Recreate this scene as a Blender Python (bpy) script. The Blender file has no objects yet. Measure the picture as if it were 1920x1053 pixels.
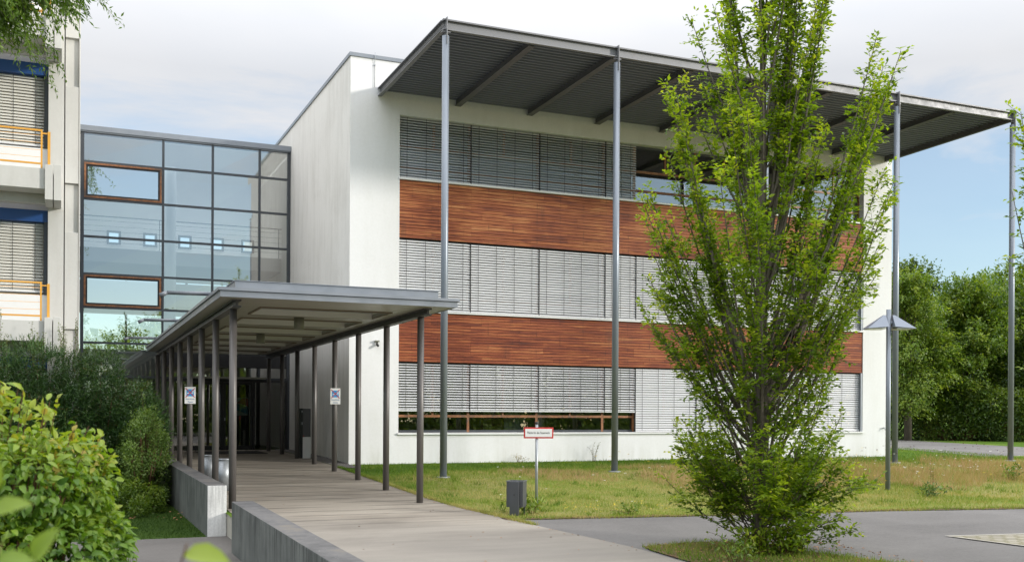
import bpy, math, random
import numpy as np
from mathutils import Vector, Matrix
R = math.radians
rng = np.random.default_rng(7)
random.seed(7)
scene = bpy.context.scene
col = scene.collection
E = 2.2                      # eye height: every height below is measured from the eye and lifted by E when linked

# ------------------------------------------------------------------ camera, sky, sun, exposure
YAW, ROLL, PITCH = 0.4072, 0.0057, -0.0022
cam_d = bpy.data.cameras.new("camera")
cam = bpy.data.objects.new("camera", cam_d); col.objects.link(cam); scene.camera = cam
cam_d.sensor_width = 36.0
cam_d.lens = 1953.85 / 1920 * 36.0
cam_d.shift_y = (775.37 - 526.5) / 1920
cam_d.clip_start = 0.05; cam_d.clip_end = 3000
M = Matrix.Rotation(-YAW, 4, 'Z') @ Matrix.Rotation(R(90) + PITCH, 4, 'X') @ Matrix.Rotation(ROLL, 4, 'Z')
M.translation = (0, 0, E)
cam.matrix_world = M
cam_d.dof.use_dof = True
cam_d.dof.focus_distance = 24.0
cam_d.dof.aperture_fstop = 3.6

SUN_EL, SUN_AZ = R(15.5), R(127)          # azimuth clockwise from +Y
world = bpy.data.worlds.new("World"); scene.world = world; world.use_nodes = True
wt = world.node_tree; wn = wt.nodes; wl = wt.links; wn.clear()
w_out = wn.new("ShaderNodeOutputWorld")
sky = wn.new("ShaderNodeTexSky"); sky.sky_type = 'NISHITA'; sky.sun_disc = False
sky.sun_elevation = SUN_EL; sky.sun_rotation = SUN_AZ
sky.air_density = 1.0; sky.dust_density = 0.2; sky.ozone_density = 1.4
bg_sky = wn.new("ShaderNodeBackground"); bg_sky.inputs[1].default_value = 0.15
stn = wn.new("ShaderNodeMix"); stn.data_type = 'RGBA'; stn.blend_type = 'MULTIPLY'; stn.inputs[0].default_value = 1.0
stn.inputs[7].default_value = (0.90, 1.05, 1.15, 1)
wl.new(sky.outputs[0], stn.inputs[6]); wl.new(stn.outputs[2], bg_sky.inputs[0])
bg_cl = wn.new("ShaderNodeBackground"); bg_cl.inputs[1].default_value = 1.0   # brightness set below: an overcast sheet brightens towards the zenith
tc = wn.new("ShaderNodeTexCoord")
sep = wn.new("ShaderNodeSeparateXYZ"); wl.new(tc.outputs['Generated'], sep.inputs[0])
def wmath(op, a, b=None, c=None):
    n = wn.new("ShaderNodeMath"); n.operation = op
    for i, v in enumerate((a, b, c)):
        if v is None: continue
        if isinstance(v, (int, float)): n.inputs[i].default_value = v
        else: wl.new(v, n.inputs[i])
    return n.outputs[0]
# clouds lie on a flat layer: project the view direction on it
zc = wmath('MAXIMUM', wmath('ADD', sep.outputs[2], 0.12), 0.03)
cx = wmath('DIVIDE', sep.outputs[0], zc); cy = wmath('DIVIDE', sep.outputs[1], zc)
comb = wn.new("ShaderNodeCombineXYZ"); wl.new(cx, comb.inputs[0]); wl.new(cy, comb.inputs[1])
cn = wn.new("ShaderNodeTexNoise"); cn.inputs['Scale'].default_value = 1.1; cn.inputs['Detail'].default_value = 9
cn.inputs['Roughness'].default_value = 0.62; cn.inputs['Distortion'].default_value = 0.5
wl.new(comb.outputs[0], cn.inputs['Vector'])
# cover grows with height above the horizon: open sky low down, cloud sheet above
cov = wn.new("ShaderNodeMapRange"); cov.inputs[1].default_value = 0.20; cov.inputs[2].default_value = 0.33
cov.inputs[3].default_value = -0.20; cov.inputs[4].default_value = 0.30
wl.new(sep.outputs[2], cov.inputs[0])
cf = wn.new("ShaderNodeMapRange"); cf.inputs[1].default_value = 0.40; cf.inputs[2].default_value = 0.66
wl.new(wmath('ADD', cn.outputs['Fac'], cov.outputs[0]), cf.inputs[0])
cn2 = wn.new("ShaderNodeTexNoise"); cn2.inputs['Scale'].default_value = 1.7; cn2.inputs['Detail'].default_value = 7
wl.new(comb.outputs[0], cn2.inputs['Vector'])
cr = wn.new("ShaderNodeValToRGB")
cr.color_ramp.elements[0].position = 0.32; cr.color_ramp.elements[0].color = (0.84, 0.87, 0.925, 1)
cr.color_ramp.elements[1].position = 0.66; cr.color_ramp.elements[1].color = (0.93, 0.94, 0.97, 1)
zb = wn.new("ShaderNodeMapRange"); zb.inputs[1].default_value = 0.30; zb.inputs[2].default_value = 0.95
zb.inputs[3].default_value = 0.72; zb.inputs[4].default_value = 2.9
wl.new(sep.outputs[2], zb.inputs[0]); wl.new(zb.outputs[0], bg_cl.inputs[1])
wl.new(cn2.outputs['Fac'], cr.inputs[0]); wl.new(cr.outputs[0], bg_cl.inputs[0])
# thin veil over the open part
cff = wmath('MULTIPLY_ADD', cf.outputs[0], 0.69, 0.31)
wmix = wn.new("ShaderNodeMixShader"); wl.new(cff, wmix.inputs[0])
wl.new(bg_sky.outputs[0], wmix.inputs[1]); wl.new(bg_cl.outputs[0], wmix.inputs[2])
wl.new(wmix.outputs[0], w_out.inputs[0])

sun_d = bpy.data.lights.new("sun", 'SUN'); sun_d.energy = 2.5; sun_d.angle = R(6.0); sun_d.color = (1.0, 0.955, 0.88)
sun = bpy.data.objects.new("sun", sun_d); col.objects.link(sun)
sdir = Vector((math.sin(SUN_AZ) * math.cos(SUN_EL), math.cos(SUN_AZ) * math.cos(SUN_EL), math.sin(SUN_EL)))
sun.rotation_euler = sdir.to_track_quat('Z', 'Y').to_euler(); sun.location = (30, -20, 30)
vs = scene.view_settings
vs.view_transform = 'Standard'; vs.look = 'None'; vs.exposure = 0.3; vs.gamma = 1.0
scene.render.resolution_x = 1024; scene.render.resolution_y = 561
cy_ = scene.cycles
cy_.max_bounces = 10; cy_.transparent_max_bounces = 16; cy_.diffuse_bounces = 3; cy_.glossy_bounces = 4; cy_.transmission_bounces = 6
cy_.caustics_reflective = False; cy_.caustics_refractive = False

# ------------------------------------------------------------------ materials
class NT:
    def __init__(s, name):
        s.m = bpy.data.materials.new(name); s.m.use_nodes = True
        s.t = s.m.node_tree; s.n = s.t.nodes; s.l = s.t.links; s.n.clear()
        s.out = s.n.new("ShaderNodeOutputMaterial")
    def new(s, kind, **kw):
        n = s.n.new(kind)
        for k, v in kw.items(): setattr(n, k, v)
        return n
    def link(s, a, b): s.l.new(a, b)
    def math(s, op, a, b=None, c=None):
        n = s.n.new("ShaderNodeMath"); n.operation = op
        for i, v in enumerate((a, b, c)):
            if v is None: continue
            if isinstance(v, (int, float)): n.inputs[i].default_value = v
            else: s.link(v, n.inputs[i])
        return n.outputs[0]
    def pos(s, scale=(1, 1, 1)):
        g = s.n.new("ShaderNodeNewGeometry")
        mp = s.n.new("ShaderNodeMapping"); mp.inputs['Scale'].default_value = scale
        s.link(g.outputs['Position'], mp.inputs[0]); return mp.outputs[0]
    def noise(s, scale, detail=4, rough=0.55, stretch=(1, 1, 1), dist=0.0):
        n = s.n.new("ShaderNodeTexNoise"); n.inputs['Scale'].default_value = scale
        n.inputs['Detail'].default_value = detail; n.inputs['Roughness'].default_value = rough
        n.inputs['Distortion'].default_value = dist
        s.link(s.pos(stretch), n.inputs['Vector']); return n.outputs['Fac']
    def ramp(s, fac, stops):
        n = s.n.new("ShaderNodeValToRGB"); e = n.color_ramp.elements
        while len(e) < len(stops): e.new(0.5)
        for i, (p, c) in enumerate(stops):
            e[i].position = p; e[i].color = (*c, 1) if len(c) == 3 else c
        s.link(fac, n.inputs[0]); return n.outputs[0]
    def mix(s, fac, a, b, mode='MIX'):
        n = s.n.new("ShaderNodeMix"); n.data_type = 'RGBA'; n.blend_type = mode
        for i, v in ((0, fac), (6, a), (7, b)):
            if isinstance(v, (int, float)): n.inputs[i].default_value = v
            elif isinstance(v, tuple): n.inputs[i].default_value = (*v, 1)
            else: s.link(v, n.inputs[i])
        return n.outputs[2]
    def range(s, v, a, b, c=0.0, d=1.0):
        n = s.n.new("ShaderNodeMapRange"); s.link(v, n.inputs[0])
        for i, x in zip((1, 2, 3, 4), (a, b, c, d)): n.inputs[i].default_value = x
        return n.outputs[0]
    def bsdf(s, color, rough=0.6, metal=0.0, bump=None, bstr=0.3, bdist=0.01, spec=0.5):
        b = s.n.new("ShaderNodeBsdfPrincipled")
        if isinstance(color, tuple): b.inputs['Base Color'].default_value = (*color, 1)
        else: s.link(color, b.inputs['Base Color'])
        if isinstance(rough, (int, float)): b.inputs['Roughness'].default_value = rough
        else: s.link(rough, b.inputs['Roughness'])
        b.inputs['Metallic'].default_value = metal
        b.inputs['Specular IOR Level'].default_value = spec
        if bump is not None:
            u = s.n.new("ShaderNodeBump"); u.inputs['Strength'].default_value = bstr; u.inputs['Distance'].default_value = bdist
            s.link(bump, u.inputs['Height']); s.link(u.outputs[0], b.inputs['Normal'])
        return b
    def done(s, sh): s.link(sh.outputs[0] if hasattr(sh, 'outputs') else sh, s.out.inputs[0]); return s.m

def simple(name, c, rough=0.5, metal=0.0, var=0.12, scale=6.0, bstr=0.08, stretch=(1, 1, 1), spec=0.5):
    k = NT(name)
    n1 = k.noise(scale, 5, 0.6, stretch); n2 = k.noise(scale * 9, 3, 0.6, stretch)
    lo = tuple(x * (1 - var) for x in c); hi = tuple(min(1, x * (1 + var)) for x in c)
    cc = k.mix(k.math('MULTIPLY_ADD', n2, 0.35, k.math('MULTIPLY', n1, 0.65)), lo, hi)
    return k.done(k.bsdf(cc, k.range(n1, 0.3, 0.7, max(0.05, rough - 0.08), min(1, rough + 0.1)), metal, n2, bstr, 0.004, spec))

def stucco(name, base, dirt, amount, vert=True):
    k = NT(name)
    big = k.noise(0.55, 6, 0.65, dist=0.4)
    streak = k.noise(1.0, 6, 0.65, (2.3, 2.3, 0.30), 0.25)
    fine = k.noise(60, 3, 0.7)
    speck = k.noise(14, 4, 0.7)
    f = k.math('MULTIPLY', k.range(k.math('ADD', k.math('MULTIPLY', big, 0.42), k.math('MULTIPLY', streak, 0.58)), 0.46, 0.72), amount)
    g = k.new("ShaderNodeNewGeometry"); sp = k.new("ShaderNodeSeparateXYZ"); k.link(g.outputs['Position'], sp.inputs[0])
    # splash dirt near the foot of the wall
    foot = k.math('MULTIPLY', k.range(sp.outputs[2], E - 1.45, E - 0.75, 1, 0), k.range(streak, 0.40, 0.65))
    f2 = k.math('MAXIMUM', f, k.math('MULTIPLY', foot, 0.55))
    cc = k.mix(f2, base, dirt)
    cc = k.mix(k.range(speck, 0.25, 0.75, 0, 0.10), cc, tuple(x * 0.6 for x in dirt))
    return k.done(k.bsdf(cc, 0.92, 0, k.math('ADD', fine, k.math('MULTIPLY', speck, 0.5)), 0.35, 0.006, 0.2))

MAT = {}
MAT['stucco_front'] = stucco("white_render", (0.80, 0.797, 0.80), (0.55, 0.54, 0.48), 0.26)
MAT['stucco_side'] = stucco("weathered_render", (0.80, 0.785, 0.75), (0.46, 0.44, 0.39), 0.5)
MAT['concrete_pale'] = stucco("pale_concrete", (0.60, 0.59, 0.56), (0.42, 0.40, 0.36), 0.40)
MAT['metal_light'] = simple("zinc_grey_paint", (0.24, 0.26, 0.29), 0.42, 0.3, 0.10, 3, 0.05)
MAT['pole_paint'] = simple("pole_grey_paint", (0.20, 0.225, 0.26), 0.36, 0.25, 0.10, 3, 0.05, (1, 1, .3))
MAT['pole_dark'] = simple("dark_pole_paint", (0.125, 0.115, 0.11), 0.42, 0.25, 0.16, 4, 0.06, (1, 1, .3))
MAT['spout_grey'] = simple("spout_grey", (0.15, 0.165, 0.185), 0.45, 0.2, 0.12, 6)
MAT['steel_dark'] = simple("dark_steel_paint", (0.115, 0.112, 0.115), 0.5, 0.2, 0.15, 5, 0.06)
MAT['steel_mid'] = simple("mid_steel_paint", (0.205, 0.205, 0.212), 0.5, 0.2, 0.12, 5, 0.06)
MAT['deck'] = simple("corrugated_sheet", (0.175, 0.185, 0.22), 0.55, 0.2, 0.12, 3, 0.05)
MAT['soffit'] = simple("painted_soffit", (0.36, 0.335, 0.29), 0.42, 0.0, 0.10, 2.5, 0.10, (1, 8, 1))
MAT['soffit_light'] = simple("pale_reveal_paint", (0.78, 0.76, 0.70), 0.6, 0.0, 0.06, 3)
MAT['trim_brown'] = simple("brown_trim", (0.20, 0.155, 0.105), 0.5, 0.0, 0.2, 8)
MAT['lamp_olive'] = simple("olive_grey_paint", (0.20, 0.20, 0.16), 0.45, 0.0, 0.1, 8)
MAT['white_metal'] = simple("white_sill_metal", (0.74, 0.74, 0.73), 0.4, 0.0, 0.06, 6)
MAT['slat'] = simple("blind_slat_aluminium", (0.74, 0.745, 0.75), 0.38, 0.0, 0.07, 1.2, 0.02, (1, 1, 4))
MAT['slat_cream'] = simple("cream_slat", (0.70, 0.68, 0.62), 0.5, 0.0, 0.08, 1.2, 0.02, (1, 1, 4))
MAT['cord'] = simple("dark_cord", (0.05, 0.05, 0.05), 0.7)
MAT['frame_dark'] = simple("anthracite_frame", (0.060, 0.066, 0.075), 0.4, 0.2, 0.12, 6, 0.04)
MAT['frame_black'] = simple("black_frame", (0.022, 0.022, 0.024), 0.4, 0.2, 0.15, 6, 0.04)
MAT['room'] = simple("room_plaster", (0.34, 0.33, 0.30), 0.85, 0, 0.08, 1.5)
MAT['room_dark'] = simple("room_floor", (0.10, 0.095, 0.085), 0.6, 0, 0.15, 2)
MAT['hall_wall'] = simple("hall_plaster", (0.86, 0.87, 0.86), 0.8, 0, 0.05, 1.2)
MAT['hall_slab'] = simple("hall_slab", (0.46, 0.46, 0.46), 0.7, 0, 0.08, 2)
MAT['curtain'] = simple("white_curtain", (0.66, 0.64, 0.58), 0.9, 0, 0.1, 3, 0.3, (14, 14, .2))
MAT['red_panel'] = simple("red_panel", (0.26, 0.045, 0.05), 0.6)
MAT['board_tan'] = simple("pin_board", (0.42, 0.28, 0.15), 0.8)
MAT['blue'] = simple("blue_panel", (0.012, 0.065, 0.23), 0.45, 0, 0.12, 3)
MAT['yellow'] = simple("yellow_rail_paint", (0.72, 0.36, 0.055), 0.45, 0, 0.10, 6)
MAT['white'] = simple("white_enamel", (0.80, 0.80, 0.79), 0.4, 0, 0.04, 8)
MAT['red'] = simple("red_enamel", (0.55, 0.035, 0.03), 0.45, 0, 0.08, 8)
MAT['sign_blue'] = simple("blue_enamel", (0.03, 0.32, 0.70), 0.45, 0, 0.08, 8)
MAT['ink'] = simple("black_ink", (0.03, 0.03, 0.03), 0.5)
MAT['ink_blue'] = simple("blue_ink", (0.05, 0.16, 0.38), 0.5)
MAT['galv'] = simple("galvanised_steel", (0.34, 0.36, 0.38), 0.45, 0.5, 0.22, 14, 0.05)
MAT['galv_dark'] = simple("worn_edge_steel", (0.16, 0.165, 0.175), 0.45, 0.4, 0.2, 12)
MAT['bin'] = simple("bin_grey_steel", (0.085, 0.088, 0.095), 0.5, 0.3, 0.22, 9, 0.08, (1, 1, .4))
MAT['box_grey'] = simple("light_box_grey", (0.74, 0.73, 0.71), 0.55, 0.1, 0.06, 6)
MAT['panel_grey'] = simple("panel_grey", (0.095, 0.095, 0.10), 0.5, 0.1)
MAT['mat'] = simple("door_mat_rubber", (0.035, 0.034, 0.033), 0.95, 0, 0.3, 40, 0.5)
MAT['lamp_shade'] = simple("lamp_shade_paint", (0.20, 0.225, 0.27), 0.4, 0.2, 0.08, 5)
MAT['diffuser'] = simple("lamp_glass", (0.72, 0.72, 0.66), 0.3)
MAT['petal'] = simple("white_petals", (0.78, 0.78, 0.70), 0.8)
MAT['petal_y'] = simple("yellow_petals", (0.70, 0.52, 0.04), 0.8)
MAT['seed'] = simple("dark_seed_head", (0.10, 0.025, 0.03), 0.9)
MAT['dead'] = simple("dry_leaf", (0.32, 0.16, 0.07), 0.9, 0, 0.4, 20)
MAT['poster_red'] = simple("poster_red", (0.58, 0.09, 0.07), 0.4)
MAT['poster_blue'] = simple("poster_blue", (0.02, 0.25, 0.42), 0.4)
MAT['paper'] = simple("pale_paper", (0.60, 0.66, 0.62), 0.6)

def wood_cladding():
    k = NT("stained_larch_boards")
    a = k.new("ShaderNodeAttribute", attribute_name="rnd").outputs['Fac']
    g1 = k.noise(1.0, 6, 0.65, (1.1, 1, 26), 0.6)
    g2 = k.noise(1.0, 4, 0.6, (7, 1, 110), 0.3)
    blotch = k.noise(0.5, 4, 0.6, (1, 1, 2.2), 0.3)
    gg = k.new("ShaderNodeNewGeometry"); sp = k.new("ShaderNodeSeparateXYZ"); k.link(gg.outputs['Position'], sp.inputs[0])
    upper = k.range(sp.outputs[2], E + 3.3, E + 4.4, 0.18, 0.50)      # the upper band has bleached more
    f = k.math('ADD', k.math('MULTIPLY', a, 0.34), k.math('MULTIPLY', k.range(g1, 0.28, 0.72), 0.52))
    f = k.math('ADD', f, k.math('MULTIPLY', g2, 0.22))
    f = k.math('ADD', f, k.math('MULTIPLY', k.math('SUBTRACT', blotch, 0.5), k.math('MULTIPLY_ADD', upper, 0.9, 0.35)))
    cc = k.ramp(f, [(0.14, (0.045, 0.016, 0.010)), (0.34, (0.16, 0.044, 0.018)), (0.48, (0.31, 0.094, 0.033)),
                    (0.62, (0.46, 0.175, 0.062)), (0.84, (0.62, 0.34, 0.155))])
    red = k.ramp(f, [(0.16, (0.045, 0.014, 0.010)), (0.38, (0.16, 0.032, 0.016)), (0.56, (0.27, 0.062, 0.025)),
                     (0.74, (0.42, 0.140, 0.050)), (0.94, (0.54, 0.25, 0.11))])
    cc = k.mix(upper, red, cc)
    fx = k.math('FRACT', k.math('DIVIDE', k.math('SUBTRACT', sp.outputs[0], 8.6), 0.77))
    fix = k.math('MULTIPLY', k.math('LESS_THAN', k.math('ABSOLUTE', k.math('SUBTRACT', fx, 0.5)), 0.022), k.range(k.noise(1.0, 3, .6, (1.3, 1, 5)), 0.48, 0.66, 0.0, 0.5))
    cc = k.mix(fix, cc, (0.05, 0.018, 0.010))
    water = k.math('MULTIPLY', k.range(k.noise(1.0, 4, .6, (2.2, 1, .35)), 0.58, 0.72), k.range(k.noise(1.0, 3, .6, (.5, 1, 1.2)), 0.45, 0.65, 0, .55))
    cc = k.mix(water, cc, (0.07, 0.035, 0.024))
    knot = k.noise(1.0, 2, 0.5, (9, 1, 16))
    cc = k.mix(k.range(knot, 0.72, 0.80, 0, 0.75), cc, (0.04, 0.014, 0.008))
    return k.done(k.bsdf(cc, k.range(g1, 0.3, 0.7, 0.5, 0.75), 0, g2, 0.25, 0.004, 0.3))
MAT['wood'] = wood_cladding()
def frame_wood():
    k = NT("oiled_window_timber")
    g1 = k.noise(1.0, 5, 0.6, (9, 9, 9), 1.2); g2 = k.noise(2.2, 4, 0.7)
    cc = k.ramp(g1, [(0.3, (0.16, 0.06, 0.025)), (0.7, (0.42, 0.18, 0.07))])
    cc = k.mix(k.range(g2, 0.52, 0.66, 0, 0.8), cc, (0.10, 0.075, 0.06))
    return k.done(k.bsdf(cc, 0.5, 0, g1, 0.1))
MAT['frame_wood'] = frame_wood()

def glass(name, tint, refl, rough=0.0, wav=0.25):
    k = NT(name)
    fr = k.new("ShaderNodeFresnel"); fr.inputs[0].default_value = 1.52
    f = k.math('MINIMUM', k.math('MULTIPLY_ADD', fr.outputs[0], 1.5, refl), 1.0)
    tr = k.new("ShaderNodeBsdfTransparent"); tr.inputs[0].default_value = (*tint, 1)
    gl = k.new("ShaderNodeBsdfGlossy"); gl.inputs['Roughness'].default_value = rough
    gl.inputs['Color'].default_value = (1.0, 0.985, 0.96, 1)
    u = k.new("ShaderNodeBump"); u.inputs['Strength'].default_value = 0.02; u.inputs['Distance'].default_value = 0.02
    k.link(k.noise(wav * 4, 1, 0.4), u.inputs['Height']); k.link(u.outputs[0], gl.inputs['Normal'])
    mx = k.new("ShaderNodeMixShader"); k.link(f, mx.inputs[0]); k.link(tr.outputs[0], mx.inputs[1]); k.link(gl.outputs[0], mx.inputs[2])
    return k.done(mx)
MAT['glass'] = glass("window_glass", (0.62, 0.70, 0.66), 0.20)
MAT['glass_wall'] = glass("curtain_wall_glass", (0.90, 0.95, 0.93), 0.28)
MAT['glass_clear'] = glass("roof_light_glass", (0.95, 0.97, 0.97), 0.0)
MAT['glass_hi'] = glass("coated_window_glass", (0.40, 0.45, 0.50), 0.55)
MAT['glass_door'] = glass("door_glass", (0.55, 0.64, 0.60), 0.10)

def leaf_mat(name, stops, trans=0.35, rough=0.45, spec=0.4, tgain=1.5):
    k = NT(name)
    a = k.new("ShaderNodeAttribute", attribute_name="rnd").outputs['Fac']
    n = k.noise(1.3, 3, 0.6)
    f = k.math('MULTIPLY_ADD', k.math('SUBTRACT', n, 0.5), 0.7, a)
    cc = k.ramp(f, stops)
    b = k.bsdf(cc, rough, 0, None, spec=spec)
    t = k.new("ShaderNodeBsdfTranslucent")
    tc_ = k.mix(1.0, cc, (min(1, tgain), min(1, tgain * 0.92), 0.35), 'MULTIPLY')
    hs = k.new("ShaderNodeHueSaturation"); hs.inputs['Value'].default_value = tgain; k.link(tc_, hs.inputs['Color'])
    k.link(hs.outputs[0], t.inputs[0])
    mx = k.new("ShaderNodeMixShader"); mx.inputs[0].default_value = trans
    k.link(b.outputs[0], mx.inputs[1]); k.link(t.outputs[0], mx.inputs[2])
    return k.done(mx)
MAT['leaf_hornbeam'] = leaf_mat("hornbeam_leaf", [(0.0, (0.062, 0.120, 0.008)), (0.35, (0.145, 0.235, 0.014)), (0.75, (0.28, 0.375, 0.024)), (1.0, (0.42, 0.45, 0.05))], 0.50)
MAT['leaf_bush'] = leaf_mat("bush_leaf", [(0.0, (0.040, 0.100, 0.014)), (0.4, (0.105, 0.200, 0.020)), (0.75, (0.20, 0.285, 0.030)), (0.95, (0.29, 0.33, 0.040)), (1.0, (0.31, 0.25, 0.05))], 0.40)
MAT['leaf_yew'] = leaf_mat("yew_needles", [(0.0, (0.012, 0.040, 0.008)), (0.5, (0.032, 0.085, 0.014)), (0.92, (0.080, 0.150, 0.024)), (1.0, (0.12, 0.07, 0.02))], 0.15)
MAT['leaf_sallow'] = leaf_mat("pale_shrub_leaf", [(0.0, (0.045, 0.085, 0.02)), (0.6, (0.12, 0.20, 0.04)), (1.0, (0.22, 0.29, 0.08))], 0.35)
MAT['leaf_grey'] = leaf_mat("small_grey_leaf", [(0.0, (0.05, 0.085, 0.022)), (0.6, (0.12, 0.165, 0.045)), (1.0, (0.22, 0.26, 0.10))], 0.25)
MAT['leaf_willow'] = leaf_mat("feathery_leaf", [(0.0, (0.045, 0.090, 0.014)), (0.6, (0.115, 0.200, 0.026)), (1.0, (0.24, 0.33, 0.05))], 0.42)
MAT['leaf_tree'] = leaf_mat("broadleaf", [(0.0, (0.036, 0.082, 0.009)), (0.5, (0.115, 0.190, 0.019)), (1.0, (0.28, 0.33, 0.045))], 0.38)
MAT['leaf_light'] = leaf_mat("light_broadleaf", [(0.0, (0.050, 0.105, 0.012)), (0.5, (0.140, 0.215, 0.026)), (1.0, (0.30, 0.36, 0.06))], 0.40)
MAT['leaf_dark'] = leaf_mat("dark_broadleaf", [(0.0, (0.020, 0.050, 0.008)), (0.5, (0.068, 0.122, 0.015)), (1.0, (0.19, 0.235, 0.032))], 0.32)
MAT['blade'] = leaf_mat("grass_blade", [(0.0, (0.075, 0.155, 0.014)), (0.35, (0.16, 0.255, 0.025)), (0.65, (0.31, 0.31, 0.085)), (1.0, (0.50, 0.40, 0.19))], 0.30, 0.6, 0.2, 1.2)
MAT['blade_shaded'] = leaf_mat("shade_toned_blade", [(0.0, (0.020, 0.050, 0.008)), (0.5, (0.050, 0.100, 0.014)), (1.0, (0.12, 0.16, 0.035))], 0.25, 0.6, 0.2, 1.2)  # blades darkened to go with the shade painted into the lower lawn
MAT['stalk'] = leaf_mat("dry_stalk", [(0.0, (0.16, 0.20, 0.04)), (0.40, (0.38, 0.30, 0.12)), (1.0, (0.50, 0.30, 0.215))], 0.30, 0.7, 0.1, 1.1)
def bark(name, a, b):
    k = NT(name); n = k.noise(9, 6, 0.7, (1, 1, .3)); n2 = k.noise(40, 3, 0.6)
    return k.done(k.bsdf(k.mix(n, a, b), 0.85, 0, k.math('ADD', n, n2), 0.6, 0.01, 0.2))
MAT['bark'] = bark("grey_bark", (0.055, 0.046, 0.034), (0.20, 0.175, 0.14))
MAT['twig'] = bark("brown_twig", (0.05, 0.025, 0.014), (0.16, 0.09, 0.05))

def ground_grass():
    k = NT("mown_grass")
    g = k.new("ShaderNodeNewGeometry"); sp = k.new("ShaderNodeSeparateXYZ"); k.link(g.outputs['Position'], sp.inputs[0])
    big = k.noise(0.45, 4, 0.6, dist=0.5); fine = k.noise(22, 5, 0.7); tuft = k.noise(4, 5, 0.7)
    dry = k.math('MULTIPLY', k.range(sp.outputs[1], 22.4, 25.6, 1, 0), k.range(sp.outputs[0], 6.4, 7.6))
    f = k.math('ADD', k.math('MULTIPLY', dry, 0.45), k.math('MULTIPLY', k.math('SUBTRACT', big, 0.5), 1.1))
    f = k.math('ADD', f, k.math('MULTIPLY', k.math('SUBTRACT', tuft, 0.45), 0.75))
    cc = k.ramp(f, [(0.0, (0.075, 0.150, 0.014)), (0.28, (0.165, 0.235, 0.028)), (0.52, (0.27, 0.265, 0.080)), (0.85, (0.40, 0.32, 0.15))])
    cc = k.mix(k.range(fine, 0.3, 0.7, 0.0, 0.5), cc, (0.045, 0.055, 0.015))
    return k.done(k.bsdf(cc, 0.95, 0, k.math('ADD', fine, tuft), 0.8, 0.03, 0.1))
MAT['grass'] = ground_grass()
def shaded_grass():  # denser grass, with the shade on the lower lawn put into its greens
    k = NT("shade_toned_grass"); n = k.noise(3.5, 5, .7); f = k.noise(24, 5, .7)
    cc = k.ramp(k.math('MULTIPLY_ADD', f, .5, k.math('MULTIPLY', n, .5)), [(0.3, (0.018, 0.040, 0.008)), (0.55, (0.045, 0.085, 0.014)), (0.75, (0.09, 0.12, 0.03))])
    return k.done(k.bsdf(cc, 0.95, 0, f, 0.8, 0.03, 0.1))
MAT['grass_shaded'] = shaded_grass()
def asphalt(name, c, scale=1.0):
    k = NT(name)
    big = k.noise(0.35, 5, 0.6, dist=0.6); agg = k.noise(70, 3, 0.8); v = k.noise(16, 5, 0.8); lane = k.noise(1.0, 4, 0.6, (.35, 3, 1))
    f = k.math('ADD', k.math('MULTIPLY', big, 0.4), k.math('ADD', k.math('MULTIPLY', agg, 0.3), k.math('MULTIPLY', v, 0.3)))
    cc = k.mix(k.range(f, 0.36, 0.64), tuple(x * 0.62 for x in c), tuple(x * 1.35 for x in c))
    cc = k.mix(k.range(lane, 0.45, 0.7, 0, 0.3), cc, tuple(x * 1.22 for x in c))
    cc = k.mix(k.range(agg, 0.64, 0.74, 0, 0.45), cc, tuple(x * 2.2 for x in c))
    return k.done(k.bsdf(cc, 0.85, 0, k.math('ADD', agg, v), 0.6, 0.006, 0.3))
MAT['asphalt'] = asphalt("worn_asphalt", (0.150, 0.142, 0.135))
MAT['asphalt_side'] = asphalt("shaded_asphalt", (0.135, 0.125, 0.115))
def boards_path():
    k = NT("board_marked_concrete")
    g = k.new("ShaderNodeNewGeometry"); sp = k.new("ShaderNodeSeparateXYZ"); k.link(g.outputs['Position'], sp.inputs[0])
    # irregular joints across the walk, some broken, fading out towards the front
    wob = k.math('MULTIPLY_ADD', k.noise(0.6, 2, 0.5, (1, 0, 0)), 0.10, sp.outputs[1])
    ph = k.math('FRACT', k.math('DIVIDE', wob, 0.62))
    line = k.math('LESS_THAN', k.math('ABSOLUTE', k.math('SUBTRACT', ph, 0.5)), 0.05)
    brk = k.range(k.noise(1.0, 2, 0.5, (.3, 1.62, 1)), 0.36, 0.46)
    fade = k.range(sp.outputs[1], 15.5, 18.0)
    jl = k.math('MULTIPLY', k.math('MULTIPLY', line, brk), k.math('MULTIPLY', fade, 0.8))
    idn = k.new("ShaderNodeTexWhiteNoise", noise_dimensions='1D'); k.link(k.math('FLOOR', k.math('ADD', k.math('DIVIDE', wob, 0.62), 0.5)), idn.inputs['W'])
    big = k.noise(0.5, 5, 0.65, (1, 1.6, 1), 0.5); fine = k.noise(45, 4, 0.75); st = k.noise(1.0, 4, 0.6, (.7, 5, 1))
    f = k.math('ADD', k.math('MULTIPLY', big, 0.5), k.math('MULTIPLY', st, 0.35)); f = k.math('ADD', f, k.math('MULTIPLY', idn.outputs[0], 0.15))
    cc = k.ramp(f, [(0.34, (0.205, 0.178, 0.146)), (0.55, (0.345, 0.306, 0.254)), (0.78, (0.46, 0.412, 0.345))])
    cc = k.mix(k.range(sp.outputs[1], 12.5, 17.5, 0.75, 0.0), cc, (0.225, 0.21, 0.19))
    cc = k.mix(k.range(fine, 0.3, 0.75, 0, 0.35), cc, (0.17, 0.15, 0.12))
    spot = k.noise(7, 3, 0.7)
    cc = k.mix(k.range(spot, 0.68, 0.78, 0, 0.4), cc, (0.12, 0.10, 0.08))
    cc = k.mix(jl, cc, (0.05, 0.042, 0.034))
    h = k.math('SUBTRACT', k.math('MULTIPLY', fine, 0.3), jl)
    return k.done(k.bsdf(cc, 0.85, 0, h, 0.5, 0.008, 0.25))
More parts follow.
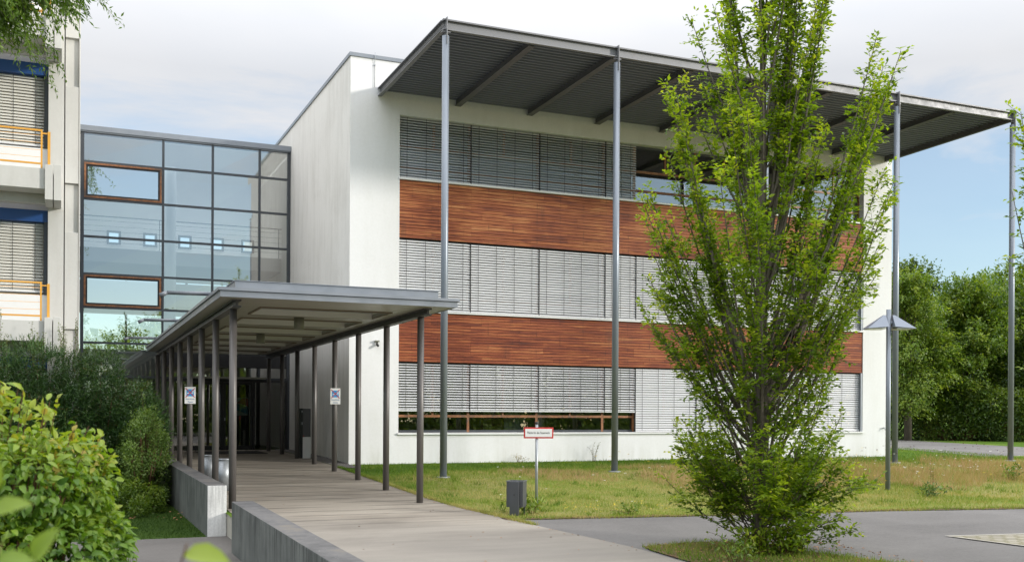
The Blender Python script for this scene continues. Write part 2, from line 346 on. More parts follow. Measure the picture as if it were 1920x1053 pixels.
MAT['path'] = boards_path()
def wall_concrete():
    k = NT("stained_cast_concrete")
    g = k.new("ShaderNodeNewGeometry"); sp = k.new("ShaderNodeSeparateXYZ"); k.link(g.outputs['Position'], sp.inputs[0])
    sn = k.new("ShaderNodeSeparateXYZ"); k.link(g.outputs['Normal'], sn.inputs[0])
    big = k.noise(1.2, 5, 0.65, dist=0.3); run = k.noise(1.0, 5, 0.7, (7, 7, 0.55)); run2 = k.noise(1.0, 4, 0.7, (26, 26, 1.1)); fine = k.noise(50, 4, 0.75)
    top = k.range(sp.outputs[2], E - 2.1, E - 1.35, 0.0, 1.0)
    f = k.math('MULTIPLY', k.range(k.math('ADD', k.math('MULTIPLY', run, 0.6), k.math('MULTIPLY', run2, 0.4)), 0.47, 0.62), k.math('MULTIPLY_ADD', top, 0.75, 0.25))
    cc = k.ramp(big, [(0.3, (0.10, 0.107, 0.100)), (0.7, (0.20, 0.21, 0.195))])
    # the end face is set nearly white
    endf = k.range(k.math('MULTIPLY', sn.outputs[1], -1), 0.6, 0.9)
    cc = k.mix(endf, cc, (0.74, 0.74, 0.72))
    cc = k.mix(k.math('MULTIPLY', f, k.math('MULTIPLY_ADD', endf, -0.45, 0.92)), cc, (0.022, 0.023, 0.023))
    up = k.range(sn.outputs[2], 0.7, 0.95)
    tp = k.ramp(k.noise(2.2, 6, 0.7), [(0.35, (0.085, 0.083, 0.082)), (0.55, (0.14, 0.135, 0.132)), (0.72, (0.19, 0.165, 0.13))])
    cc = k.mix(up, cc, tp)
    cc = k.mix(k.math('MULTIPLY', k.range(k.noise(26, 3, 0.7), 0.70, 0.76), up), cc, (0.45, 0.44, 0.41))
    cc = k.mix(k.range(fine, 0.35, 0.75, 0, 0.3), cc, (0.07, 0.07, 0.07))
    return k.done(k.bsdf(cc, 0.88, 0, k.math('ADD', fine, k.math('MULTIPLY', run2, .5)), 0.4, 0.006, 0.25))
MAT['wall_concrete'] = wall_concrete()
def soil():
    k = NT("leaf_litter_soil")
    n = k.noise(5, 6, 0.7); f = k.noise(60, 4, 0.8)
    cc = k.ramp(k.math('MULTIPLY_ADD', f, 0.4, k.math('MULTIPLY', n, 0.6)), [(0.3, (0.075, 0.048, 0.028)), (0.55, (0.19, 0.13, 0.075)), (0.75, (0.12, 0.14, 0.03))])
    return k.done(k.bsdf(cc, 0.95, 0, f, 0.9, 0.02, 0.1))
MAT['soil'] = soil()
def paver():
    k = NT("grass_joint_pavers")
    b = k.new("ShaderNodeTexBrick"); b.inputs['Scale'].default_value = 1.0; b.inputs['Brick Width'].default_value = 0.24; b.inputs['Row Height'].default_value = 0.16
    b.inputs['Mortar Size'].default_value = 0.022; b.inputs['Color1'].default_value = (0.34, 0.315, 0.26, 1); b.inputs['Color2'].default_value = (0.26, 0.24, 0.20, 1)
    b.inputs['Mortar'].default_value = (0.17, 0.155, 0.09, 1)
    mp = k.new("ShaderNodeMapping"); mp.inputs['Rotation'].default_value = (0, 0, R(8)); g = k.new("ShaderNodeNewGeometry")
    k.link(g.outputs['Position'], mp.inputs[0]); k.link(mp.outputs[0], b.inputs['Vector'])
    n = k.noise(1.6, 5, 0.7); f = k.noise(50, 3, .7)
    cc = k.mix(k.range(n, 0.5, 0.7, 0, 0.6), b.outputs['Color'], (0.16, 0.135, 0.06))
    return k.done(k.bsdf(cc, 0.9, 0, f, 0.5, 0.006, 0.2))
MAT['paver'] = paver()
MAT['kerb'] = simple("kerb_concrete", (0.40, 0.375, 0.32), 0.85, 0, 0.2, 6, 0.3)
MAT['gravel'] = simple("dark_gravel", (0.15, 0.14, 0.13), 0.9, 0, 0.6, 24, 1.0)

# ------------------------------------------------------------------ mesh helpers
def tag(o, label=None, cat=None, group=None, kind=None):
    if label: o['label'] = label
    if cat: o['category'] = cat
    if group: o['group'] = group
    if kind: o['kind'] = kind
    return o
ROOT = {}
def thing(name, loc, label, cat, group=None, rz=0.0):
    o = bpy.data.objects.new(name, None); o.empty_display_size = 0.3; col.objects.link(o)
    o.location = (loc[0], loc[1], loc[2] + E); o.rotation_euler.z = rz
    tag(o, label, cat, group); ROOT[o] = np.array(loc, float)
    return o
def base_of(p):
    while p is not None and p not in ROOT: p = p.parent
    return ROOT.get(p)
def copy_tree(o, parent=None):
    c = o.copy(); col.objects.link(c)
    if parent is not None: c.parent = parent
    for ch in list(o.children): copy_tree(ch, c)
    return c
def finish(name, me, mats, parent):
    o = bpy.data.objects.new(name, me); col.objects.link(o)
    for m in (mats if isinstance(mats, (list, tuple)) else [mats]): me.materials.append(MAT[m] if isinstance(m, str) else m)
    if parent is not None: o.parent = parent
    return o

class MB:
    def __init__(s): s.v = []; s.f = []; s.mi = []; s.sm = []; s.rn = []
    def quad(s, a, b, c, d, mi=0, rn=0.5):
        n = len(s.v); s.v += [a, b, c, d]; s.f.append((n, n + 1, n + 2, n + 3)); s.mi.append(mi); s.sm.append(False); s.rn += [rn] * 4; return s
    def poly(s, pts, mi=0):
        n = len(s.v); s.v += list(pts); s.f.append(tuple(range(n, n + len(pts)))); s.mi.append(mi); s.sm.append(False); s.rn += [.5] * len(pts); return s
    def hexa(s, p, mi=0, rn=0.5):     # 8 corners: bottom ring 0-3 (ccw from above), top ring 4-7
        n = len(s.v); s.v += list(p); s.rn += [rn] * 8
        for q in ((3, 2, 1, 0), (4, 5, 6, 7), (0, 1, 5, 4), (1, 2, 6, 5), (2, 3, 7, 6), (3, 0, 4, 7)):
            s.f.append(tuple(n + i for i in q)); s.mi.append(mi); s.sm.append(False)
        return s
    def box(s, x0, x1, y0, y1, z0, z1, mi=0, rn=0.5):
        return s.hexa([(x0, y0, z0), (x1, y0, z0), (x1, y1, z0), (x0, y1, z0), (x0, y0, z1), (x1, y0, z1), (x1, y1, z1), (x0, y1, z1)], mi, rn)
    def tube(s, pts, rad, seg=12, mi=0, caps=True):
        pts = [Vector(p) for p in pts]; n0 = len(s.v)
        rad = rad if isinstance(rad, (list, tuple)) else [rad] * len(pts)
        for i, p in enumerate(pts):
            d = (pts[min(i + 1, len(pts) - 1)] - pts[max(i - 1, 0)]).normalized()
            up = Vector((0, 0, 1)) if abs(d.z) < 0.9 else Vector((1, 0, 0))
            a = d.cross(up).normalized(); b = d.cross(a)
            for j in range(seg):
                t = 2 * math.pi * j / seg; q = p + (a * math.cos(t) + b * math.sin(t)) * rad[i]
                s.v.append((q.x, q.y, q.z)); s.rn.append(.5)
        for i in range(len(pts) - 1):
            for j in range(seg):
                k = (j + 1) % seg
                s.f.append((n0 + i * seg + j, n0 + i * seg + k, n0 + (i + 1) * seg + k, n0 + (i + 1) * seg + j)); s.mi.append(mi); s.sm.append(True)
        if caps:
            s.f.append(tuple(n0 + j for j in reversed(range(seg)))); s.mi.append(mi); s.sm.append(False)
            e = n0 + (len(pts) - 1) * seg
            s.f.append(tuple(e + j for j in range(seg))); s.mi.append(mi); s.sm.append(False)
        return s
    def build(s, name, mats, parent=None, bevel=0.0):
        b = base_of(parent); off = np.array([0, 0, E]) if b is None else -b
        v = np.array(s.v, float) + off
        me = bpy.data.meshes.new(name); me.from_pydata(v.tolist(), [], s.f)
        me.polygons.foreach_set('material_index', s.mi); me.polygons.foreach_set('use_smooth', s.sm)
        a = me.attributes.new("rnd", 'FLOAT', 'POINT'); a.data.foreach_set('value', np.array(s.rn, np.float32))
        me.update()
        o = finish(name, me, mats, parent)
        if bevel:
            m = o.modifiers.new("bevel", 'BEVEL'); m.width = bevel; m.segments = 2; m.limit_method = 'ANGLE'
        return o

def np_mesh(name, V, F, rnd, mats, parent=None, smooth=False):
    """V (n,3), F (m,k) all faces of k corners"""
    b = base_of(parent); off = np.array([0, 0, E]) if b is None else -b
    V = (V + off).astype(np.float32); F = F.astype(np.int32); m, k = F.shape
    me = bpy.data.meshes.new(name)
    me.vertices.add(len(V)); me.vertices.foreach_set('co', V.ravel())
    me.loops.add(m * k); me.loops.foreach_set('vertex_index', F.ravel())
    me.polygons.add(m); me.polygons.foreach_set('loop_start', np.arange(m, dtype=np.int32) * k)
    try: me.polygons.foreach_set('loop_total', np.full(m, k, np.int32))
    except Exception: pass
    me.update(calc_edges=True)
    if rnd is not None:
        a = me.attributes.new("rnd", 'FLOAT', 'POINT'); a.data.foreach_set('value', rnd.astype(np.float32))
    if smooth: me.polygons.foreach_set('use_smooth', np.ones(m, bool))
    return finish(name, me, mats, parent)

def unit(a): return a / np.maximum(np.linalg.norm(a, axis=-1, keepdims=True), 1e-9)
def leaves(name, P, D, N, L, W, rnd, mat, parent=None, shape=2):
    """one small folded leaf at every point P, growing along D with face normal N"""
    D = unit(D); S = unit(np.cross(D, N)); N = unit(np.cross(S, D)); n = len(P)
    L = L[:, None]; W = W[:, None]
    if shape == 2:                                  # pointed, folded on the midrib: two triangles
        V = np.stack([P, P + D * L * .45 + S * W * .5 + N * W * .16, P + D * L - N * L * .06, P + D * L * .45 - S * W * .5 + N * W * .16], 1)
        F = (np.arange(n)[:, None, None] * 4 + np.array([[0, 1, 2], [0, 2, 3]])[None]).reshape(-1, 3); k = 4
    elif shape == 1:                                # needle / blade: one triangle
        V = np.stack([P - S * W * .5, P + S * W * .5, P + D * L], 1)
        F = (np.arange(n)[:, None, None] * 3 + np.array([[0, 1, 2]])[None]).reshape(-1, 3); k = 3
    else:                                           # full oval leaf with a drooping tip: midrib + two margins
        ts = [0, .22, .5, .78, 1.0]; ws = [.03, .40, .5, .33, 0.02]
        rows = []
        for t, w in zip(ts, ws):
            c = P + D * L * t - N * L * (.30 * t * t)
            rows += [c + S * W * w + N * W * .22 * w * 2, c, c - S * W * w + N * W * .22 * w * 2]
        V = np.stack(rows, 1); k = 15; fl = []
        for i in range(4):
            a = i * 3
            fl += [[a, a + 1, a + 4, a + 3], [a + 1, a + 2, a + 5, a + 4]]
        F = (np.arange(n)[:, None, None] * 15 + np.array(fl)[None]).reshape(-1, 4)
    return np_mesh(name, V.reshape(-1, 3), F, np.repeat(rnd, k), mat, parent, smooth=(shape == 3))
def rdir(n): return unit(rng.normal(size=(n, 3)))

# ------------------------------------------------------------------ ground heights
GY = np.array([-60, 0, 5, 10, 12, 14, 16, 17, 19, 21.5, 24, 27, 30, 32, 36, 45, 80, 600], float)
GZ = np.array([-2.15, -2.12, -2.08, -2.0, -1.96, -1.9, -1.845, -1.815, -1.765, -1.68, -1.6, -1.5, -1.42, -1.38, -1.36, -1.3, -1.25, -1.25])
def gz0(y): return np.interp(y, GY, GZ)
def sstep(a, b, x): t = np.clip((x - a) / (b - a), 0, 1); return t * t * (3 - 2 * t)
def bump(x, y): return .26 * sstep(6.75, 8.0, x) * (.45 + .55 * sstep(8, 19, x)) * np.exp(-((y - 22.6) / 2.3) ** 2) * sstep(16.4, 18.5, y) * (1 - .6 * sstep(28, 40, x))
def gz(x, y): return gz0(y) + bump(np.asarray(x, float), np.asarray(y, float))
ZL = -2.19                                          # the lower ground left of the walk
# terrain right of the parapet walls
ys = np.unique(np.concatenate([GY, np.arange(4, 34, .5), np.array([-30, 40, 55, 120, 200, 400])]))
xs = np.unique(np.concatenate([[2.6, 4, 5.5], np.arange(6.6, 34, .7), [36, 40, 46, 60, 90, 150, 300, 600]]))
XX, YY = np.meshgrid(xs, ys); ZZ = gz(XX, YY)
V = np.stack([XX, YY, ZZ], -1).reshape(-1, 3); nx = len(xs)
F = np.array([[j * nx + i, j * nx + i + 1, (j + 1) * nx + i + 1, (j + 1) * nx + i] for j in range(len(ys) - 1) for i in range(nx - 1)])
tag(np_mesh("lawn", V, F, None, 'grass', smooth=True), kind='structure')
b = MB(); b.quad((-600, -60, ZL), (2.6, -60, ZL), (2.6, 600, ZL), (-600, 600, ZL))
tag(b.build("lower_lawn", 'grass_shaded'), kind='structure')
def sheet(name, yl, x0, x1, off, mat, nx=1):
    yl = np.unique(np.concatenate([yl, GY[(GY > min(yl)) & (GY < max(yl))], np.arange(min(yl), max(yl), .5)]))
    V = []
    for y in yl:
        a, c = x0(y), x1(y)
        for i in range(nx + 1): xx = a + (c - a) * i / nx; V.append((xx, y, gz0(y) + off))
    k = nx + 1
    F = np.array([[j * k + i, j * k + i + 1, (j + 1) * k + i + 1, (j + 1) * k + i] for j in range(len(yl) - 1) for i in range(nx)])
    return tag(np_mesh(name, np.array(V), F, None, mat), kind='structure')
# asphalt drive; its far edge is a slow curve
def road_x1(y): return float(np.interp(-y, -np.array([16.25, 15.85, 15.5, 15.0, 14.2, 13.0, 11.0]), np.array([7.0, 10, 14.2, 17.5, 22, 30, 60])))
def path_x1(y): return float(np.interp(y, [-20, 10, 12.9, 14.8, 16.2, 18, 20, 40], [7.6, 7.55, 7.5, 7.2, 7.0, 6.78, 6.68, 6.66]))
sheet("road", [-30, 16.25], lambda y: 5.0, lambda y: road_x1(y), 0.004, 'asphalt')
sheet("path", [-30, 36.05], lambda y: 2.68, path_x1, 0.008, 'path')
sheet("far_road", [12, 90], lambda y: float(np.interp(y, [12, 25.7, 31, 41, 90], [29.5, 30.1, 30.1, 31, 40])), lambda y: float(np.interp(y, [12, 32, 41, 90], [36.5, 37.4, 39.3, 48])), 0.004, 'asphalt')
b = MB(); b.quad((-40, -30, ZL + .006), (2.64, -30, ZL + .006), (2.64, 18.56, ZL + .006), (-40, 19.0, ZL + .006))
tag(b.build("side_path", 'asphalt_side'), kind='structure')
b = MB(); b.box(2.63, 2.679, 4, 36, ZL - .2, -1.95); b.box(2.63, 2.679, 16, 18.9, -1.949, -1.80); tag(b.build("path_edge", 'kerb'), kind='structure')
def edge_y(x): return np.interp(x, [7.0, 10, 14.2, 17.5, 22, 30, 60], [16.25, 15.85, 15.5, 15.0, 14.2, 13.0, 11.0])
xv = np.unique(np.concatenate([np.linspace(6.9, 30, 90), [7, 10, 14.2, 17.5, 22]])); rv = np.random.default_rng(8)
lo_ = edge_y(xv) - .02 - rv.uniform(0, .06, len(xv)); hi_ = edge_y(xv) + rv.uniform(.10, .30, len(xv))
Vv = np.concatenate([np.stack([xv, lo_, gz0(lo_) + .016], 1), np.stack([xv, (lo_ + hi_) / 2, gz0((lo_ + hi_) / 2) + .022], 1), np.stack([xv, hi_, gz0(hi_) + .012], 1)])
m_ = len(xv); tag(np_mesh("verge", Vv, np.array([[r_ * m_ + i, r_ * m_ + i + 1, (r_ + 1) * m_ + i + 1, (r_ + 1) * m_ + i] for r_ in (0, 1) for i in range(m_ - 1)]), None, 'soil', smooth=True), kind='structure')
# planted island round the tree
IY = [5, 9, 10, 11, 12, 12.6, 12.92, 13.06]; IL = [7.62, 7.6, 7.58, 7.57, 7.56, 7.57, 7.62, 8.4]; IR = [11.6, 10.75, 10.4, 10.0, 9.62, 9.35, 9.1, 8.7]
def isl(y, s): return float(np.interp(y, IY, IL if s < 0 else IR))
sheet("tree_island", [5, 9, 10, 11, 12, 12.6, 12.92, 13.06], lambda y: isl(y, -1), lambda y: isl(y, 1), 0.022, 'soil')
# parking bay with grass-joint pavers and a pale kerb line
def flat_poly(name, pts, off, mat): b = MB(); b.poly([(x, y, gz0(y) + off) for x, y in pts]); return tag(b.build(name, mat), kind='structure')
flat_poly("parking_bay", [(12.95, 12.42), (13.95, 8.2), (24, 8.2), (24, 11.0)], 0.012, 'paver')
flat_poly("kerb_line", [(12.88, 12.48), (12.95, 12.42), (24, 11.0), (24.0, 11.07)], 0.016, 'kerb')
flat_poly("kerb_edge", [(12.88, 12.48), (13.87, 8.2), (13.95, 8.2), (12.95, 12.42)], 0.016, 'kerb')
# gravel strip along the render wall
b = MB(); b.poly([(6.66, 26.6, gz0(26.6) + .012), (7.2, 26.9, gz0(26.9) + .012), (7.2, 36, gz0(36) + .012), (6.66, 36, gz0(36) + .012)])
tag(b.build("gravel_bed", 'gravel'), kind='structure')
n = 2600; P = np.stack([rng.uniform(6.68, 7.17, n), rng.uniform(26.7, 35.8, n), np.zeros(n)], 1); P[:, 2] = gz0(P[:, 1]) + .015
rr = rng.uniform(.012, .032, n)
ov = np.array([[1, 0, 0], [0, 1, 0], [-1, 0, 0], [0, -1, 0], [0, 0, .8]]); 
V = P[:, None] + ov[None] * rr[:, None, None] * rng.uniform(.6, 1.3, (n, 5, 1))
F = (np.arange(n)[:, None, None] * 5 + np.array([[0, 1, 4], [1, 2, 4], [2, 3, 4], [3, 0, 4]])[None]).reshape(-1, 3)
tag(np_mesh("gravel", V.reshape(-1, 3), F, None, 'gravel'), "dark gravel strip along the foot of the white side wall", "gravel", kind='stuff')

# ------------------------------------------------------------------ office building
FY = 27.94
X0, X1, X2, X3 = 7.19, 8.60, 25.09, 26.33
ZT, ZW3, ZS1, ZD1, ZS2, ZD2, ZS3 = 9.79, 8.246, 6.50, 4.838, 2.817, 1.382, -0.609
BY = 46.0
ob = thing("office_building", (16.8, FY, -1.5), "white rendered three storey block with red timber bands and grey blinds behind the tall canopy", "building")
w = MB(); zb = -1.9
def vq(m, x0, x1, z0, z1, y): m.quad((x0, y, z0), (x1, y, z0), (x1, y, z1), (x0, y, z1))
for a in ((X0, X1, zb, ZT - .1), (X2, X3, zb, ZT - .1), (X1, X2, ZW3, ZT - .1), (X1, X2, zb, ZS3)): vq(w, *a, FY)
RV = 0.36     # reveals of the big opening
w.quad((X1, FY, ZS3), (X1, FY + RV, ZS3), (X1, FY + RV, ZW3), (X1, FY, ZW3))
w.quad((X2, FY + RV, ZS3), (X2, FY, ZS3), (X2, FY, ZW3), (X2, FY + RV, ZW3))
w.quad((X1, FY + RV, ZW3), (X2, FY + RV, ZW3), (X2, FY, ZW3), (X1, FY, ZW3))
w.quad((X1, FY, ZS3), (X2, FY, ZS3), (X2, FY + RV, ZS3), (X1, FY + RV, ZS3))
w.quad((X3, FY, zb), (X3, BY, zb), (X3, BY, ZT - .1), (X3, FY, ZT - .1))
w.quad((X3, BY, zb), (X0, BY, zb), (X0, BY, ZT - .1), (X3, BY, ZT - .1))
w.build("wall", 'stucco_front', ob)
w = MB(); w.quad((X0, BY, zb), (X0, FY, zb), (X0, FY, ZT - .1), (X0, BY, ZT - .1)); w.build("side_wall", 'stucco_side', ob)
w = MB(); w.box(X0 + .01, X3 - .01, FY + .01, BY - .01, ZT - .35, ZT - .12); w.build("roof", 'metal_light', ob)
w = MB()
w.box(X0 - .035, X3 + .035, FY - .035, FY + .3, ZT - .1, ZT); w.box(X0 - .035, X0 + .3, FY + .3, BY, ZT - .1, ZT); w.box(X3 - .3, X3 + .035, FY + .3, BY, ZT - .1, ZT)
w.build("roof_edge", 'metal_light', ob)
w = MB(); w.tube([(7.86, FY - .03, 8.9), (7.86, FY - .03, 9.62), (7.86, FY - .06, 9.72), (7.86, FY - .06, 9.86)], .008, 6)
w.box(7.84, 7.88, FY - .04, FY - .001, 9.5, 9.53); w.build("lightning_cable", 'galv', ob)
# rooms behind the glass
w = MB()
for z0, z1 in ((ZS3 - .35, ZD1 - 2.9), (ZS2 - .4, ZD1 + .2), (ZS1 - .4, ZW3 + .25)):
    w.quad((X1, FY + 5.5, z0), (X2, FY + 5.5, z0), (X2, FY + 5.5, z1), (X1, FY + 5.5, z1))
    w.quad((X1, FY + RV, z1), (X1, FY + 5.5, z1), (X2, FY + 5.5, z1), (X2, FY + RV, z1))
    for xx in (X1, 12.95, 16.3, 20.6, X2): w.quad((xx, FY + RV + .06, z0), (xx, FY + 5.5, z0), (xx, FY + 5.5, z1), (xx, FY + RV + .06, z1))
w.build("room_wall", 'room', ob)
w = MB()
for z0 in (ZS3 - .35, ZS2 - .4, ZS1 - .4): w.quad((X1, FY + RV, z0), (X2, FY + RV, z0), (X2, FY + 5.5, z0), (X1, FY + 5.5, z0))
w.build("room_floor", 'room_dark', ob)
w = MB(); w.box(11.42, 11.50, FY + .9, FY + 1.6, ZS3 - .3, .4); w.build("partition", 'red_panel', ob)
w = MB(); w.box(11.52, 12.35, FY + 1.3, FY + 1.36, ZS3 - .3, .5); w.build("pin_board", 'board_tan', ob)
for q in ((12.15, 12.85, FY + .8, FY + .86), (12.98, 13.5, FY + .85, FY + .9)):
    w = MB(); w.box(*q, ZS3 - .3, 1.3); w.build("curtain", 'curtain', ob)
# closed parapet zones behind the timber, timber boards
for zlo, zhi, seed in ((ZD1, ZS1 - .05, 3), (ZD2, ZS2 - .05, 11)):
    r2 = np.random.default_rng(seed)
    w = MB(); w.box(X1 + .004, X2 - .004, FY + .065, FY + RV + .02, zlo + .004, zhi); w.build("spandrel", 'frame_black', ob)
    w = MB(); nrow = 17; ph = (zhi - zlo) / nrow
    for i in range(nrow):
        rowr = r2.uniform(-.10, .10)
        cuts = [X1 + .006, X1 + .006 + r2.choice([.95, 2.15]), *[0] * 0]
        xcur = cuts[-1]
        while xcur < X2 - 1.6: xcur += r2.choice([1.54, 2.3, 3.08]); cuts.append(min(xcur, X2 - .006))
        if cuts[-1] < X2 - .006: cuts.append(X2 - .006)
        for a, c in zip(cuts[:-1], cuts[1:]):
            if c - a < .02: continue
            z0 = zlo + i * ph
            jit = r2.uniform(0, .004)
            w.box(a + .0015, c - .0015, FY + .028 - jit, FY + .06, z0 + .006, z0 + ph - .006, 0, float(np.clip(.5 + rowr + r2.normal(0, .15), 0, 1)))
    w.build("timber_cladding", 'wood', ob)
    w = MB(); w.box(X1 - .02, X2 + .02, FY - .05, FY + .2, zhi + .004, zhi + .05); w.build("window_sill", 'white_metal', ob)
w = MB(); w.box(X1 - .03, X2 + .03, FY - .06, FY + .2, ZS3 - .055, ZS3 - .004); w.build("window_sill", 'white_metal', ob)
# windows: one frame per row bay, panes behind
PX = [X1, 10.766, 12.943, 15.156, 16.235, 18.449, 20.663, 22.877, X2]
GYp = FY + 0.26
for zlo, zhi, rails in ((ZS1, ZW3, (.36, .95)), (ZS2, ZD1, (.42,)), (ZS3, ZD2, (.47,))):
    for a, c in zip(PX[:-1], PX[1:]):
        f = MB(); t = .035
        f.box(a + .002, a + t, GYp - .03, GYp + .05, zlo + .01, zhi - .01); f.box(c - t, c - .002, GYp - .03, GYp + .05, zlo + .01, zhi - .01)
        for q in rails: f.box(a + t + .001, c - t - .001, GYp - .035, GYp + .05, zlo + q - .035, zlo + q + .035)
        mid = (a + c) / 2
        if c - a > 1.5:
            f.box(mid - .03, mid + .03, GYp - .032, GYp + .05, zlo + rails[-1] + .036, zhi - .08)
        fo = f.build("window_frame", 'frame_wood', ob)
        for q0, q1 in ((zlo + .01, zlo + .07), (zhi - .07, zhi - .01)):
            d = MB(); d.box(a + t - .003, c - t + .003, GYp - .028, GYp + .045, q0, q1); d.build("metal_profile", 'frame_dark', fo)
        g = MB(); g.quad((a + t, GYp, zlo + .06), (c - t, GYp, zlo + .06), (c - t, GYp, zhi - .06), (a + t, GYp, zhi - .06)); g.build("pane", 'glass', fo)
# venetian blinds
def blind(parent, a, c, ztop, zbot, y, ang, mat='slat', pitch=.0735, width=.080, tapes=(.14, .5, .86), rail=True, seed=0):
    r2 = np.random.default_rng(seed); nsl = int(round((ztop - zbot) / pitch)); m = MB()
    for i in range(nsl):
        z = ztop - (i + .6) * pitch; th = R(ang + r2.normal(0, 1.2)); dz = r2.normal(0, .0010)
        pts = []
        for q in (-.5, -.17, .17, .5):        # outer edge low, slight crown
            yy = y + q * width * math.cos(th); zz = z + q * width * math.sin(th) + .006 * (1 - 4 * q * q) + dz
            pts.append((yy, zz))
        sag = r2.normal(0, .0025)
        for (ya, za), (yb, zb_) in zip(pts[:-1], pts[1:]):
            m.quad((a + .012, ya, za), (c - .012, ya, za + sag), (c - .012, yb, zb_ + sag), (a + .012, yb, zb_))
    bo = m.build("blind", mat, parent)
    t = MB()
    for q in tapes:
        x = a + (c - a) * q; ex = .5 * width * math.cos(R(ang)) + .004
        t.box(x - .005, x + .005, y - ex - .002, y - ex, zbot, ztop)
    t.box(a - .001, a + .011, y - .035, y + .03, zbot - .02, ztop); t.build("ladder_cord", 'cord', bo)
    if rail:
        t = MB(); t.box(a + .012, c - .012, y - .03, y + .03, zbot - .035, zbot); t.build("bottom_rail", 'slat', bo)
    return bo
BYp = FY + .12
k = 0
for i, (a, c) in enumerate(zip(PX[:-1], PX[1:])):
    tp = (.11, .37, .63, .89) if c - a > 1.5 else (.2, .5, .8)
    if i < 4: blind(ob, a, c, ZW3 - .02, ZS1 + .05, BYp, 43 + (i % 2) * 2, tapes=tp, seed=k)
    blind(ob, a, c, ZD1 - .02, ZS2 + .06, BYp, 49 - (i % 3), tapes=tp, seed=k + 20)
    if i < 4: blind(ob, a, c, ZD2 - .02, 0.03, BYp, 30 + (i % 2) * 2, tapes=tp, seed=k + 40)
    else: blind(ob, a, c, ZD2 - .02, ZS3 + .05, BYp, 49, tapes=tp, seed=k + 60)
    k += 1
for q in ((ZS3, ZD2), (ZS2, ZD1)):
    w = MB(); w.box(X2 - .075, X2 - .004, FY + .01, FY + RV - .1, q[0] + .002, q[1] - .004); w.build("guide_rail", 'metal_light', ob)

# small fittings on the walls
t = thing("wall_camera", (7.95, FY, 2.0), "small dark security camera fixed to the white wall beside the walkway roof", "camera")
w = MB(); w.box(7.90, 8.02, FY - .10, FY - .002, 1.90, 1.94); w.build("bracket", 'lamp_olive', t)
w = MB(); w.tube([(7.96, FY - .06, 1.899), (7.96, FY - .06, 1.84)], .022, 10); w.tube([(7.96, FY - .04, 1.83), (7.96, FY - .15, 1.79)], .034, 10); w.build("housing", 'frame_black', t)
t = thing("wall_tap", (25.98, FY, -.5), "small metal water tap on the right end of the white wall", "tap")
w = MB(); w.tube([(25.98, FY - .002, -.50), (25.98, FY - .10, -.50), (25.98, FY - .12, -.56)], .018, 8); w.build("spout", 'galv', t)
w = MB(); w.box(25.93, 26.03, FY - .075, FY - .055, -.478, -.462); w.build("handle", 'galv', t)

# ------------------------------------------------------------------ tall flat canopy in front of it
CY = FY - 5.2476; CX0, CX1 = 7.99, 26.06
cp = thing("steel_canopy", (17.0, CY, -1.5), "flat grey steel canopy with corrugated underside on five tall slim columns", "canopy")
zo0, zo1, zi0 = 8.754, 8.990, 8.677           # outer beam bottom / top, inner bottom
def zc_in(y, zo, zi): return zi + (zo - zi) * (FY - y) / (FY - CY)
def beamY(m, x, half, y0, y1, h0, h1):       # runs along Y and follows the fall of the roof
    za, zb_ = zc_in(y0, 0, zi0 - zo0), zc_in(y1, 0, zi0 - zo0)
    m.hexa([(x - half, y0, h0 + za), (x + half, y0, h0 + za), (x + half, y1, h0 + zb_), (x - half, y1, h0 + zb_),
            (x - half, y0, h1 + za), (x + half, y0, h1 + za), (x + half, y1, h1 + zb_), (x - half, y1, h1 + zb_)])
w = MB()
w.box(CX0 + .05, CX1 - .05, CY - .01, CY + .012, zo0 + .02, zo1 - .02)                                  # front channel: web, two flanges
w.box(CX0, CX1, CY - .085, CY + .012, zo1 - .02, zo1); w.box(CX0, CX1, CY - .085, CY + .012, zo0, zo0 + .02)
w.build("front_beam", 'steel_mid', cp)
for x, s in ((CX0, -1), (CX1, 1)):
    w = MB(); beamY(w, x + s * -.06, .012, CY + .02, FY + .03, zo0 + .02, zo1 - .02); 
    beamY(w, x + s * -.02, .055, CY + .02, FY + .03, zo1 - .02, zo1); beamY(w, x + s * -.02, .055, CY + .02, FY + .03, zo0, zo0 + .02)
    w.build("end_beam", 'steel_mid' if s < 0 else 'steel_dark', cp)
CXS = [8.06 + 4.485 * i for i in range(5)]; CXS[4] = 25.985
cross = [8.06 + 2.2425 * i for i in range(1, 8)]
for x in cross:
    w = MB(); beamY(w, x, .05, CY + .1, FY - .01, zo0 + .014, zo1 - .037); beamY(w, x, .09, CY + .1, FY - .01, zo0, zo0 + .013); w.build("cross_beam", 'steel_dark', cp)
# corrugated sheet: ridges run along the front
w = MB(); ny = 29; pit = (FY - CY - .06) / ny; zt = zo1 + .005
for i in range(ny):
    y0 = CY + .03 + i * pit
    prof = [(0, .0), (.40, .0), (.52, -.085), (.86, -.085), (1.0, .0)]
    for (a, h), (c, h2) in zip(prof[:-1], prof[1:]):
        ya, yb = y0 + a * pit, y0 + c * pit
        za, zb_ = zt + h + zc_in(ya, 0, zi0 - zo0), zt + h2 + zc_in(yb, 0, zi0 - zo0)
        w.quad((CX0 + .07, yb, zb_), (CX1 - .07, yb, zb_), (CX1 - .07, ya, za), (CX0 + .07, ya, za))
w.build("decking", 'deck', cp)
w = MB(); w.hexa([(CX0 + .02, CY, zt + .012), (CX1 - .02, CY, zt + .012), (CX1 - .02, FY - .002, zt + .012 - .077), (CX0 + .02, FY - .002, zt + .012 - .077),
                  (CX0 + .02, CY, zt + .04), (CX1 - .02, CY, zt + .04), (CX1 - .02, FY - .002, zt + .04 - .077), (CX0 + .02, FY - .002, zt + .04 - .077)]); w.build("roof_sheet", 'steel_dark', cp)
